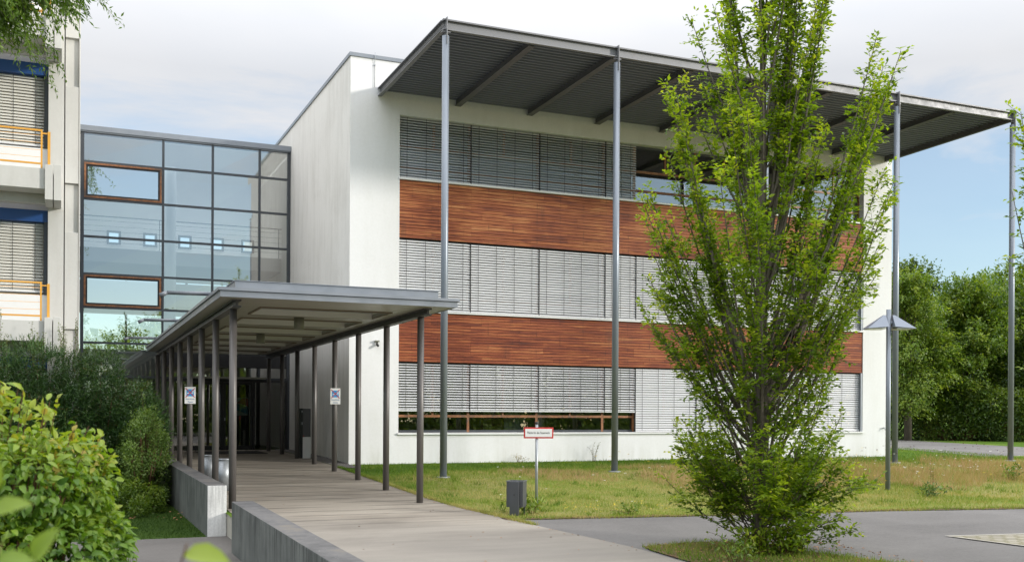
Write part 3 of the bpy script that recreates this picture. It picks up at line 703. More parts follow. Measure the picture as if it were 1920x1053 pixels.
for x in (CX0 + .045, CX1 - .045):
    w = MB(); beamY(w, x, .008, CY + .02, FY - .01, zo1 - .115, zt + .04); w.build("flashing", 'steel_mid', cp)
for x in CXS:
    gzz = float(gz(x, CY)); m = MB()
    m.tube([(x, CY - .03, gzz - .15), (x, CY - .03, 8.62)], .082, 20); 
    co = m.build("column", 'pole_paint', cp)
    m = MB(); m.box(x - .008, x + .008, CY - .145, CY + .03, 8.42, 9.03); m.box(x - .1, x + .1, CY - .075, CY + .03, 8.70, 8.722); m.build("fin_plate", 'steel_mid', co)
    m = MB(); m.tube([(x, CY - .03, gzz - .01), (x, CY - .03, gzz + .02)], .16, 16); m.build("base_plate", 'galv', co)

# ------------------------------------------------------------------ glass connecting block
GYc = 36.09; XA, XB = 0.50, 7.17
gb = thing("glass_connector", (3.8, GYc, -1.36), "glazed connecting block with two timber framed windows above the entrance", "building")
MX = [0.55, 3.01, 4.59, 6.14, 7.13]; TZ = [8.86, 7.93, 6.74, 5.54, 4.345, 3.27, 2.14, 1.06]
for i, x in enumerate(MX):
    wd = .035 if 0 < i < 4 else .05
    z0 = TZ[-1] if x > 3.5 and x < 6.5 else -1.36
    m = MB(); m.box(x - wd, x + wd, GYc - .05, GYc + .10, z0, 8.859); m.build("mullion", 'frame_dark', gb)
for z in TZ[1:]:
    m = MB(); m.box(MX[0], MX[-1], GYc - .046, GYc + .09, z - .032, z + .032); m.build("transom", 'frame_dark', gb)
m = MB(); m.box(XA - .06, XB + .02, GYc - .14, GYc + .5, 8.895, 9.06); m.box(XA - .06, XB + .02, GYc - .10, GYc + .2, 8.86, 8.894)
for x in np.arange(.9, 7, .52): m.box(x - .012, x + .012, GYc - .144, GYc - .139, 8.90, 9.055)
m.build("roof_edge", 'metal_light', gb)
wins = {(0, 1), (0, 4)}
for i in range(4):
    for j in range(len(TZ) - 1):
        a, c = MX[i] + .036, MX[i + 1] - .036; z1, z0 = TZ[j] - .03, TZ[j + 1] + .03
        if (i, j) in wins:
            f = MB(); t = .058; yo = GYc - .07
            f.box(a + .015, a + .015 + t, yo, GYc + .08, z0 + .005, z1 - .005); f.box(c - .015 - t, c - .015, yo, GYc + .08, z0 + .005, z1 - .005)
            f.box(a + .016 + t, c - .016 - t, yo + .002, GYc + .08, z1 - .005 - t, z1 - .006); f.box(a + .016 + t, c - .016 - t, yo + .002, GYc + .08, z0 + .006, z0 + .005 + t)
            fo = f.build("window_frame", 'frame_wood', gb)
            d = MB(); a2, c2, zz0, zz1 = a + .016 + t, c - .016 - t, z0 + .006 + t, z1 - .006 - t; s = .05
            d.box(a2, a2 + s, GYc - .045, GYc + .06, zz0, zz1); d.box(c2 - s, c2, GYc - .045, GYc + .06, zz0, zz1)
            d.box(a2 + s + .001, c2 - s - .001, GYc - .043, GYc + .06, zz0, zz0 + s); d.box(a2 + s + .001, c2 - s - .001, GYc - .043, GYc + .06, zz1 - s, zz1); d.build("sash", 'frame_black', fo)
            g = MB(); g.quad((a2 + s, GYc - .01, zz0 + s), (c2 - s, GYc - .01, zz0 + s), (c2 - s, GYc - .01, zz1 - s), (a2 + s, GYc - .01, zz1 - s)); g.build("pane", 'glass_hi', fo)
        else:
            g = MB(); dy = rng.normal(0, .004, 4); dyy = GYc
            g.quad((a, dyy + dy[0], z0), (c, dyy + dy[1], z0), (c, dyy + dy[2], z1), (a, dyy + dy[3], z1)); g.build("pane", 'glass_wall', gb)
# lower left glazing beside the entrance
g = MB(); g.quad((MX[0] + .05, GYc, -1.36), (MX[1], GYc, -1.36), (MX[1], GYc, TZ[-1] - .03), (MX[0] + .05, GYc, TZ[-1] - .03)); g.build("pane", 'glass_door', gb)
# floors, hall walls, columns, gallery rail
m = MB(); HB = 42.2
m.quad((XA - .5, HB, 4.9), (XB, HB, 4.9), (XB, HB, 6.25), (XA - .5, HB, 6.25)); m.quad((XA - .5, HB, 6.72), (XB, HB, 6.72), (XB, HB, 8.9), (XA - .5, HB, 8.9))
wx = [1.75, 3.05, 4.33, 5.55, 6.72]; ed = [XA - .5]
for x in wx: ed += [x - .23, x + .23]
ed.append(XB + .02)
for a, c in zip(ed[0::2], ed[1::2]): m.quad((a, HB, 6.25), (c, HB, 6.25), (c, HB, 6.72), (a, HB, 6.72))
m.quad((XA - .5, GYc + .2, -1.4), (XA - .5, HB, -1.4), (XA - .5, HB, 8.9), (XA - .5, GYc + .2, 8.9))
m.build("hall_wall", 'hall_wall', gb)
for x in wx:
    f = MB()
    for q in ((x - .25, x - .17, 6.23, 6.74), (x + .17, x + .25, 6.23, 6.74)): f.box(q[0], q[1], HB - .04, HB + .05, q[2], q[3])
    for q in ((6.23, 6.30), (6.67, 6.74)): f.box(x - .169, x + .169, HB - .038, HB + .05, q[0], q[1])
    f.build("hall_window", 'frame_dark', gb)
for q in ((37.6, 4.95, 5.42), (36.35, 1.05, 1.95), (36.25, -1.6, -1.37)):
    m = MB(); m.box(XA - .5, XB, q[0], HB - .01, q[1], q[2]); m.build("floor_slab", 'hall_slab', gb)
m = MB(); m.box(XA - .5, XB, 38.2, HB - .01, 3.6, 4.4); m.build("ceiling_beam", 'hall_wall', gb)
g = MB(); g.quad((XA - .5, 36.4, 8.86), (XB, 36.4, 8.86), (XB, HB, 8.86), (XA - .5, HB, 8.86)); g.build("unseen_roof_light", 'glass_clear', gb)  # unseen roof, glazed all over to bring more daylight into the hall
for x in (2.2, 4.4):                     # glazing of the garden side
    m = MB(); m.box(x - .04, x + .04, HB - .02, HB + .06, -1.36, 4.9); m.build("rear_mullion", 'frame_dark', gb)
g = MB(); g.quad((XA - .5, HB + .02, -1.36), (XB, HB + .02, -1.36), (XB, HB + .02, 4.9), (XA - .5, HB + .02, 4.9)); g.build("rear_glazing", 'glass_clear', gb)
m = MB(); m.tube([(3.33, 37.1, -1.36), (3.33, 37.1, 8.2)], .19, 20); m.build("hall_column", 'hall_wall', gb)
m = MB()
for z in (5.6, 5.78, 5.96, 6.14, 6.32): m.tube([(XA - .4, 37.55, z), (XB, 37.55, z)], .007, 6)
m.tube([(XA - .4, 37.55, 6.46), (XB, 37.55, 6.46)], .02, 8)
for x in (XA - .3, 3.02, XB - .1): m.box(x - .012, x + .012, 37.53, 37.56, 5.42, 6.45)
m.build("gallery_rail", 'frame_dark', gb)
# entrance: dark fascia, transom light, two door leaves and side light
m = MB(); m.box(3.06, 7.08, GYc - .065, GYc + .12, 1.42, 1.86); m.build("entrance_fascia", 'frame_black', gb)
EX = [3.06, 3.86, 4.93, 5.98, 6.50, 7.08]; zth, zdh = -1.34, 0.0
m = MB()
for x in EX: m.box(x - .035, x + .035, GYc - .055, GYc + .08, -1.37, 1.02)
m.box(3.02, 7.12, GYc - .058, GYc + .085, .94, 1.03)
m.build("door_frame", 'frame_black', gb)
m = MB(); m.box(3.75, 6.35, GYc - .30, GYc - .06, 1.05, 1.11); m.build("door_header", 'lamp_olive', gb)
for i, (a, c) in enumerate(zip(EX[:-1], EX[1:])):
    a += .036; c -= .036
    if i in (1, 2):
        d = MB(); t = .085
        d.box(a + .004, a + t, GYc - .03, GYc + .03, zth, .935); d.box(c - t, c - .004, GYc - .03, GYc + .03, zth, .935)
        d.box(a + t + .001, c - t - .001, GYc - .028, GYc + .03, zth, zth + .14); d.box(a + t + .001, c - t - .001, GYc - .028, GYc + .03, .85, .935)
        do = d.build("door", 'frame_black', gb)
        g = MB(); g.quad((a + t, GYc, zth + .14), (c - t, GYc, zth + .14), (c - t, GYc, .85), (a + t, GYc, .85)); g.build("pane", 'glass_door', do)
        h = MB(); hx = c - .05 if i == 1 else a + .05
        if i == 1: h.tube([(hx, GYc - .09, zth + .1), (hx, GYc - .09, .86)], .016, 8)
        else: h.box(hx - .015, hx + .015, GYc - .075, GYc - .031, -.36, -.26)
        h.build("handle", 'galv', do)
    else:
        g = MB(); g.quad((a, GYc, -1.36), (c, GYc, -1.36), (c, GYc, .94), (a, GYc, .94)); g.build("pane", 'glass_door', gb)
# poster on the door leaf
po = thing("poster", (5.6, GYc + .012, .1), "red and blue poster on the glass of the right entrance door", "poster")
m = MB(); m.box(5.40, 5.80, GYc + .012, GYc + .015, -.18, .42); m.build("sheet", 'paper', po)
m = MB(); m.poly([(5.41, GYc + .010, .22), (5.79, GYc + .010, .10), (5.79, GYc + .010, -.15), (5.41, GYc + .010, .0)]); m.build("blue_field", 'poster_blue', po)
m = MB(); m.poly([(5.44, GYc + .010, .24), (5.79, GYc + .010, .13), (5.79, GYc + .010, .40), (5.58, GYc + .010, .40)]); m.build("red_field", 'poster_red', po)
# rooms beyond the doors are dark
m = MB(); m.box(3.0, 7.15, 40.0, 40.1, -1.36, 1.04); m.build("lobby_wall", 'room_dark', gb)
dm = MB(); dm.box(3.95, 5.95, 33.2, 35.3, -1.372, -1.352); tag(dm.build("door_mat", 'mat'), "dark rectangular mat on the paving before the entrance doors", "mat")

# ------------------------------------------------------------------ covered walkway
WXL, WXR = 2.79, 6.30
RX0, RX1, RY0, RY1 = 2.45, 6.735, 18.2, 35.2
wk = thing("covered_walkway", (4.6, 19.05, -1.76), "flat grey walkway roof on two rows of thin dark columns leading to the doors", "walkway roof")
ycols = [19.05 + (35.05 - 19.05) * i / 7 for i in range(8)]
holes = [(y + .72, y + 2.02) for y in ycols[:-1]]
HX0, HX1 = 3.42, 5.90
zs0, zs1 = 1.935, 2.0
m = MB()                                                          # soffit and slab with the rooflight recesses left open
m.box(RX0 + .02, HX0, RY0 + .02, RY1, zs0, zs1); m.box(HX1, RX1 - .02, RY0 + .02, RY1, zs0, zs1)
yy = RY0 + .02
for a, c in holes: m.box(HX0, HX1, yy, a, zs0, zs1); yy = c
m.box(HX0, HX1, yy, RY1, zs0, zs1)
m.build("soffit", 'soffit', wk)
m = MB()
m.box(RX0, RX1, RY0, RY0 + .018, zs0 - .01, 2.03); m.box(RX0, RX0 + .018, RY0 + .019, RY1, zs0 - .01, 2.03); m.box(RX1 - .018, RX1, RY0 + .019, RY1, zs0 - .01, 2.03)
m.build("fascia", 'metal_light', wk)
m = MB(); m.box(RX0 - .035, RX1 + .035, RY0 - .035, RY1, 2.034, 2.085); m.build("drip_edge", 'metal_light', wk)
m = MB(); m.box(2.80, 6.60, 18.9, RY1 - .02, 2.087, 2.285); m.build("roof_upstand", 'metal_light', wk)
m = MB(); m.box(2.78, 6.62, 18.88, RY1 - .02, 2.287, 2.30); m.build("roof_cap", 'metal_light', wk)
for x in (WXL, WXR):
    m = MB(); m.box(x - .075, x + .075, 18.62, RY1, 1.80, 1.825); m.box(x - .02, x + .02, 18.62, RY1, 1.826, 1.905); m.box(x - .075, x + .075, 18.62, RY1, 1.906, 1.933); m.build("beam", 'steel_dark', wk)
for a, c in holes:
    m = MB(); z1 = 2.08
    m.quad((HX0, a, zs1), (HX0, c, zs1), (HX0, c, z1), (HX0, a, z1)); m.quad((HX1, c, zs1), (HX1, a, zs1), (HX1, a, z1), (HX1, c, z1))
    m.quad((HX1, a, zs1), (HX0, a, zs1), (HX0, a, z1), (HX1, a, z1)); m.quad((HX0, c, zs1), (HX1, c, zs1), (HX1, c, z1), (HX0, c, z1))
    m.quad((HX0, a, z1 - .005), (HX0, c, z1 - .005), (HX1, c, z1 - .005), (HX1, a, z1 - .005))
    lo = m.build("rooflight", 'soffit_light', wk)
    t = MB(); e = .045; zz0, zz1 = zs0 - .024, zs0 - .002
    t.box(HX0 - e, HX1 + e, a - e, a, zz0, zz1); t.box(HX0 - e, HX1 + e, c, c + e, zz0, zz1)
    t.box(HX0 - e, HX0, a + .001, c - .001, zz0, zz1); t.box(HX1, HX1 + e, a + .001, c - .001, zz0, zz1)
    t.build("trim", 'trim_brown', lo)
    t = MB(); t.quad((HX0, c - .002, zz0), (HX1, c - .002, zz0), (HX1, c - .002, 2.07), (HX0, c - .002, 2.07)); t.build("reveal", 'soffit_light', lo)
for y in (21.62, 26.2, 30.75):
    m = MB(); m.tube([(4.50, y, 1.70), (4.50, y, 1.934)], .105, 20); m.build("downlight", 'lamp_olive', wk)
for x in (WXL, WXR):
    for y in ycols:
        m = MB(); m.tube([(x, y, float(gz0(y)) - .1), (x, y, 1.802 - .0055 * (y - 19.05))], .066, 18); co = m.build("column", 'pole_dark', wk)
for y in (19.75, 25.6, 31.7):
    m = MB(); m.tube([(2.75, y, 2.13), (1.72, y, 2.115)], .036, 12); m.tube([(1.72, y, 2.115), (1.60, y, 2.055)], [.038, .044], 12); m.build("waterspout", 'spout_grey', wk)
def fall(o):                                   # the roof falls slightly towards the doors
    for v in o.data.vertices: v.co.z -= .0055 * max(0.0, v.co.y)
    for c in o.children: fall(c)
for o in list(wk.children):
    if not o.name.startswith("column"): fall(o)
# weeds growing on the roof edge
n = 60; P = np.stack([rng.uniform(4.6, 6.2, n), rng.uniform(27, 30, n), np.full(n, 2.30)], 1)
D = rdir(n) * .4 + np.array([0, 0, 1.0])
tag(leaves("roof_weeds", P, D, rdir(n), rng.uniform(.08, .34, n), np.full(n, .02), rng.uniform(.4, 1, n), 'stalk', None, 1), "reddish dry weeds sprouting on the walkway roof", "weeds", kind='stuff')

# parapet walls along the walk
w1 = thing("parapet_wall", (2.46, 18.57, ZL), "long stained concrete parapet wall left of the walkway columns", "wall", "concrete walls beside the walk")
m = MB(); m.hexa([(2.30, 18.57, ZL - .2), (2.625, 18.57, ZL - .2), (2.625, 31.5, ZL - .2), (2.30, 31.5, ZL - .2), (2.30, 18.57, -1.305), (2.625, 18.57, -1.305), (2.625, 31.5, -1.24), (2.30, 31.5, -1.24)])
m.build("wall_body", 'wall_concrete', w1, .008)
w2 = thing("parapet_wall", (2.55, 16.35, ZL), "nearer dark stained concrete parapet wall running out of the bottom of the picture", "wall", "concrete walls beside the walk")
m = MB(); m.hexa([(2.385, 4.0, ZL - .2), (2.71, 4.0, ZL - .2), (2.71, 16.35, ZL - .2), (2.385, 16.35, ZL - .2), (2.385, 4.0, -1.52), (2.71, 4.0, -1.52), (2.71, 16.35, -1.40), (2.385, 16.35, -1.40)])
m.build("wall_body", 'wall_concrete', w2, .008)

# ------------------------------------------------------------------ signs
def text_mesh(name, txt, size, mat, parent, M4, squeeze=1.0):
    cu = bpy.data.curves.new(name, 'FONT'); cu.body = txt; cu.size = size; cu.align_x = 'CENTER'; cu.align_y = 'CENTER'; cu.extrude = 0.0006; cu.space_character = 1.05
    o = bpy.data.objects.new(name, cu); col.objects.link(o)
    dg = bpy.context.evaluated_depsgraph_get(); me = bpy.data.meshes.new_from_object(o.evaluated_get(dg))
    bpy.data.objects.remove(o)
    b0 = base_of(parent)
    for v in me.vertices:
        q = M4 @ Vector((v.co.x * squeeze, v.co.y, v.co.z)); v.co = (q.x - b0[0], q.y - b0[1], q.z - b0[2])
    me.materials.clear()
    return finish(name, me, mat, parent)
def face_mat(x, y, z, yaw=0.0): return Matrix.Translation((x, y, z)) @ Matrix.Rotation(yaw, 4, 'Z') @ Matrix.Rotation(R(90), 4, 'X')
class OB(MB):
    """boxes given in a sign's own frame (x right, y out of the board, z up) turned by yaw"""
    def __init__(s, x, y, z, yaw): super().__init__(); s.o = (x, y, z); s.c = math.cos(yaw); s.s = math.sin(yaw)
    def tr(s, p): return (s.o[0] + p[0] * s.c - p[1] * s.s, s.o[1] + p[0] * s.s + p[1] * s.c, s.o[2] + p[2])
    def bx(s, x0, x1, y0, y1, z0, z1):
        return s.hexa([s.tr(p) for p in ((x0, y0, z0), (x1, y0, z0), (x1, y1, z0), (x0, y1, z0), (x0, y0, z1), (x1, y0, z1), (x1, y1, z1), (x0, y1, z1))])
    def pl(s, pts): return s.poly([s.tr(p) for p in pts])
def smoke_sign(x, y, z, yaw, label):
    t = thing("smoking_sign", (x, y - .07, z), label, "sign", "signs on the walkway columns")
    m = OB(x, y - .075, z, yaw); m.bx(-.125, .125, -.004, .004, -.20, .20); m.build("board", 'white', t)
    m = OB(x, y - .075, z, yaw)
    m.bx(-.085, .085, -.0065, -.0045, -.025, .145); m.build("symbol", 'sign_blue', t)
    m = OB(x, y - .075, z, yaw)
    m.bx(-.07, .03, -.0085, -.0069, .040, .056); m.bx(.036, .07, -.0085, -.0069, .040, .056)
    for q in ((.045, .075, .072, .105), (.03, .055, .10, .125)): m.bx(q[0], q[1], -.0085, -.0069, q[2], q[3])
    m.build("cigarette", 'white', t)
    m = OB(x, y - .075, z, yaw)
    for sg in (-1, 1):
        dx, dz = .105, .11; wx_, wz_ = .011, .011
        m.pl([(-sg * dx - wx_ * 1, -.0105, .06 - dz), (-sg * dx + wx_, -.0105, .06 - dz), (sg * dx + wx_, -.0105, .06 + dz), (sg * dx - wx_, -.0105, .06 + dz)])
    m.build("red_cross", 'red', t)
    c, s_ = math.cos(yaw), math.sin(yaw); fx, fy = x + .0065 * s_, y - .075 - .0065 * c
    text_mesh("lettering", "Rauchfreie", .046, 'ink_blue', t, face_mat(fx, fy, z - .088, yaw), .98)
    text_mesh("lettering", "Zone", .052, 'ink_blue', t, face_mat(fx, fy, z - .158, yaw))
smoke_sign(WXR, ycols[3], .36, R(-6), "smoke free zone sign on the right row of walkway columns")
smoke_sign(WXL, ycols[3], .345, R(-3), "smoke free zone sign on the left row of walkway columns")

fs = thing("fire_lane_sign", (8.38, 18.22, -1.78), "white red bordered sign on a galvanised post standing in the dry grass", "sign")
m = MB(); m.tube([(8.38, 18.22, -1.95), (8.38, 18.22, -.24)], .028, 14); m.build("post", 'galv', fs)
m = MB(); m.tube([(8.38, 18.22, -.239), (8.38, 18.22, -.195)], .031, 14); m.build("cap", 'ink', fs)
FYAW = R(-20); bx_, by_, bz_ = 8.395, 18.17, -.405
def sg(dx0, dx1, y0, y1, z0, z1, name, mat):
    m = OB(bx_, by_, bz_, FYAW); m.bx(dx0, dx1, y0, y1, z0, z1); return m.build(name, mat, fs, .004)
sg(-.285, .285, -.006, .010, -.105, .105, "border", 'red')
sg(-.258, .258, -.010, -.0065, -.078, .078, "board", 'white')
text_mesh("lettering", "Fläche für die Feuerwehr", .062, 'ink', fs, face_mat(bx_ + .0112 * math.sin(FYAW), by_ - .0112 * math.cos(FYAW), bz_ + .002, FYAW), .66)

# ------------------------------------------------------------------ litter bin on the grass edge
lb = thing("litter_bin", (7.36, 16.85, -1.825), "dark grey steel litter bin on legs at the corner of lawn and path", "litter bin")
byaw = R(-38)
def lbx(name, mat, *boxes):
    m = OB(7.36, 16.85, -1.825, byaw)
    for q in boxes: m.bx(*q)
    return m.build(name, mat, lb, .006)
lbx("post", 'bin', (-.085, .085, -.155, -.125, -.1, .60))
lbx("container", 'bin', (-.15, -.138, -.124, .15, .15, .60), (.138, .15, -.124, .15, .15, .60), (-.137, .137, .138, .15, .15, .60), (-.137, -.086, -.124, -.112, .15, .60), (.086, .137, -.124, -.112, .15, .60), (-.137, .137, -.111, .137, .15, .165))
lbx("leg", 'bin', (-.137, -.107, .08, .11, -.1, .149)); lbx("leg", 'bin', (.107, .137, .08, .11, -.1, .149))
lbx("rim", 'galv_dark', (-.16, .16, -.130, -.122, .601, .612), (-.16, .16, .142, .160, .601, .612), (-.16, -.146, -.1215, .1415, .601, .612), (.146, .16, -.1215, .1415, .601, .612))
lbx("lock", 'ink', (-.012, .012, -.159, -.1555, .36, .385))
lbx("label_plate", 'galv', (-.153, -.1505, -.06, .02, .52, .55))

# galvanised ash bins by the columns
def ash_bin(x, y, h, r, label):
    z0 = float(gz0(y)) + .01
    t = thing("ash_bin", (x, y, z0), label, "bin", "round bins in the walkway")
    m = MB(); m.tube([(x, y, z0), (x, y, z0 + h)], r, 24, caps=True); m.build("body", 'galv', t)
    m = MB(); m.tube([(x, y, z0 + h + .001), (x, y, z0 + h + .028)], r + .012, 24); m.build("rim", 'galv', t)
    return t
ash_bin(3.0, 24.0, .56, .145, "taller galvanised round bin behind the left columns")
t = ash_bin(3.06, 22.1, .62, .15, "galvanised round bin with side bracket nearest the left front column")
m = MB(); m.box(3.215, 3.29, 22.08, 22.12, -1.2, -1.06); m.box(3.215, 3.255, 22.08, 22.12, -1.5, -1.2); m.build("bracket", 'galv', t)

ic = thing("intercom_post", (6.52, 30.6, -1.40), "slim dark intercom post with a pale grey box at its foot by the side wall", "intercom post")
m = MB(); m.box(6.40, 6.465, 30.46, 30.70, -1.45, .06); m.build("post", 'frame_black', ic, .004)
m = MB(); m.box(6.468, 6.70, 30.47, 30.70, -.775, .055); m.build("panel", 'panel_grey', ic, .004)
m = MB(); m.box(6.468, 6.70, 30.465, 30.70, -1.42, -.78); m.build("box", 'box_grey', ic, .006)
for z0_, z1_ in ((-.06, .0), (-.42, -.34)):
    m = MB(); m.box(6.43, 6.455, 30.452, 30.459, z0_, z1_); m.build("button_plate", 'galv', ic)
m = MB(); m.box(6.475, 6.50, 30.462, 30.469, -.76, -.735); m.build("indicator", 'red', ic)

# ------------------------------------------------------------------ street lamp with two tilted shades
lx, ly = 17.5, 18.65; lz = float(gz(lx, ly))
sl = thing("street_lamp", (lx, ly, lz), "blue grey street lamp with two wedge shaped shades in front of the building corner", "street lamp")
m = MB(); m.tube([(lx, ly, lz - .2), (lx, ly, lz + 4.16)], .055, 16); m.build("pole", 'pole_paint', sl)
for s in (-1, 1):
    # square hood: ridge near the pole, sloping out along the facade direction
    cx0, zb_ = lx + s * .30, 1.97
    h = MB(); a = .34
    dirx, diry = .918 * s, -.397 * s; px, py = -diry, dirx
    def L(u, v, z): return (lx + dirx * u + px * v, ly + diry * u + py * v, z)
    base = [L(.07, -.24, zb_ + .02), L(.56, -.24, zb_ - .02), L(.56, .24, zb_ - .02), L(.07, .24, zb_ + .02)]
    top = [L(.075, -.035, zb_ + .30), L(.13, -.035, zb_ + .30), L(.13, .035, zb_ + .30), L(.075, .035, zb_ + .30)]
    h.hexa(base + top)
    ho = h.build("lamp_shade", 'lamp_shade', sl, .004)
    d = MB(); d.hexa([L(.13, -.2, zb_ - .03), L(.50, -.2, zb_ - .03), L(.50, .2, zb_ - .03), L(.13, .2, zb_ - .03), L(.13, -.2, zb_ - .002), L(.50, -.2, zb_ - .002), L(.50, .2, zb_ - .002), L(.13, .2, zb_ - .002)])
    d.build("diffuser", 'diffuser', ho)
    d = MB(); d.tube([L(.0, 0, zb_ + .12), L(.12, 0, zb_ + .12)], .05, 10); d.build("bracket", 'pole_paint', ho)

# ------------------------------------------------------------------ older concrete building on the left
LB = thing("concrete_building", (-4.0, FY, ZL), "older pale concrete building with balconies, yellow rails and blue window heads at the left edge", "building")
LX = 0.372; zt = 13.0
m = MB(); m.box(-14, -2.6, FY + .02, 45, ZL - .2, zt); m.box(-2.6, -.35, FY + .35, 45, ZL - .2, zt); m.box(-.349, LX - .01, FY + .25, 45, ZL - .2, zt); m.build("wall", 'concrete_pale', LB)
m = MB(); m.box(-.35, .005, FY - .04, FY + .25, ZL - .2, zt)
for i, z in enumerate((-2.2, 1.35, 4.94, 8.52)): m.box(.03, LX - .035, FY - .02, FY + .25, z + .62, z + 3.0); m.box(.03, LX - .035, FY + .06, FY + .25, z + 3.0, z + 3.58 + .62)
m.box(LX - .03, LX, FY - .03, FY + .25, ZL - .2, zt)
m.build("pilaster", 'concrete_pale', LB, .006)
for i, z in enumerate((-2.09, 1.49, 5.07, 8.65)):       # balcony floor levels
    m = MB(); m.box(-2.6, -.352, FY + .05, FY + .349, z + 3.08, z + 3.36); m.build("window_head", 'blue', LB)
    m = MB(); m.box(-2.6, -.352, FY + .08, FY + .349, z + .45, z + 1.30); m.build("window_panel", 'white', LB)
    for q in ((-.44, -.352), (-2.6, -2.42)):
        m = MB(); m.box(q[0], q[1], FY + .06, FY + .349, z + 1.30, z + 3.08); m.build("window_frame", 'frame_dark', LB)
    blind(LB, -2.42, -.44, z + 3.07, z + 1.40, FY + .2, 52, 'slat_cream', .0735, .08, (.1, .35, .65, .9), seed=80 + i)
    m = MB(); yf = FY - 1.05
    m.box(-12, -.408, yf, yf + .12, z + .10, z + .58); m.box(-12, -.408, yf + .121, FY - .05, z + .10, z + .2)
    m.box(-12, -.408, FY - .35, FY - .05, z - .12, z + .099)
    m.build("balcony", 'concrete_pale', LB, .006)
    for q in ((-.405, -.235, FY - 1.14, z + .66), (-.215, -.05, FY - 1.12, z + .68)):
        m = MB(); m.box(q[0], q[1], q[2], FY - .041, z - .16, q[3]); m.build("balcony_fin", 'concrete_pale', LB, .006)
    m = MB(); yr = FY - .98
    for zz in (z + .70, z + 1.48): m.box(-12, -.46, yr - .018, yr + .018, zz - .02, zz + .02)
    for x in (-.48, -2.1, -3.7): m.box(x - .02, x + .02, yr - .02, yr + .02, z + .58, z + 1.5)
    for zz in np.linspace(z + .85, z + 1.36, 4): m.tube([(-12, yr, zz), (-.47, yr, zz)], .005, 5)
    m.box(-.35, -.29, yr - .02, yr + .06, z + .66, z + 1.46); m.box(-.46, -.35, yr - .01, yr + .01, z + 1.40, z + 1.43)
    m.build("balcony_rail", 'yellow', LB)

# ------------------------------------------------------------------ plants
def curve_pts(p0, p1, bend, n=7):
    p0, p1, bend = map(np.array, (p0, p1, bend)); t = np.linspace(0, 1, n)[:, None]
    return p0 * (1 - t) ** 2 + (p0 * .35 + p1 * .65 + bend) * 0 + 2 * t * (1 - t) * ((p0 + p1) / 2 + bend) + p1 * t * t

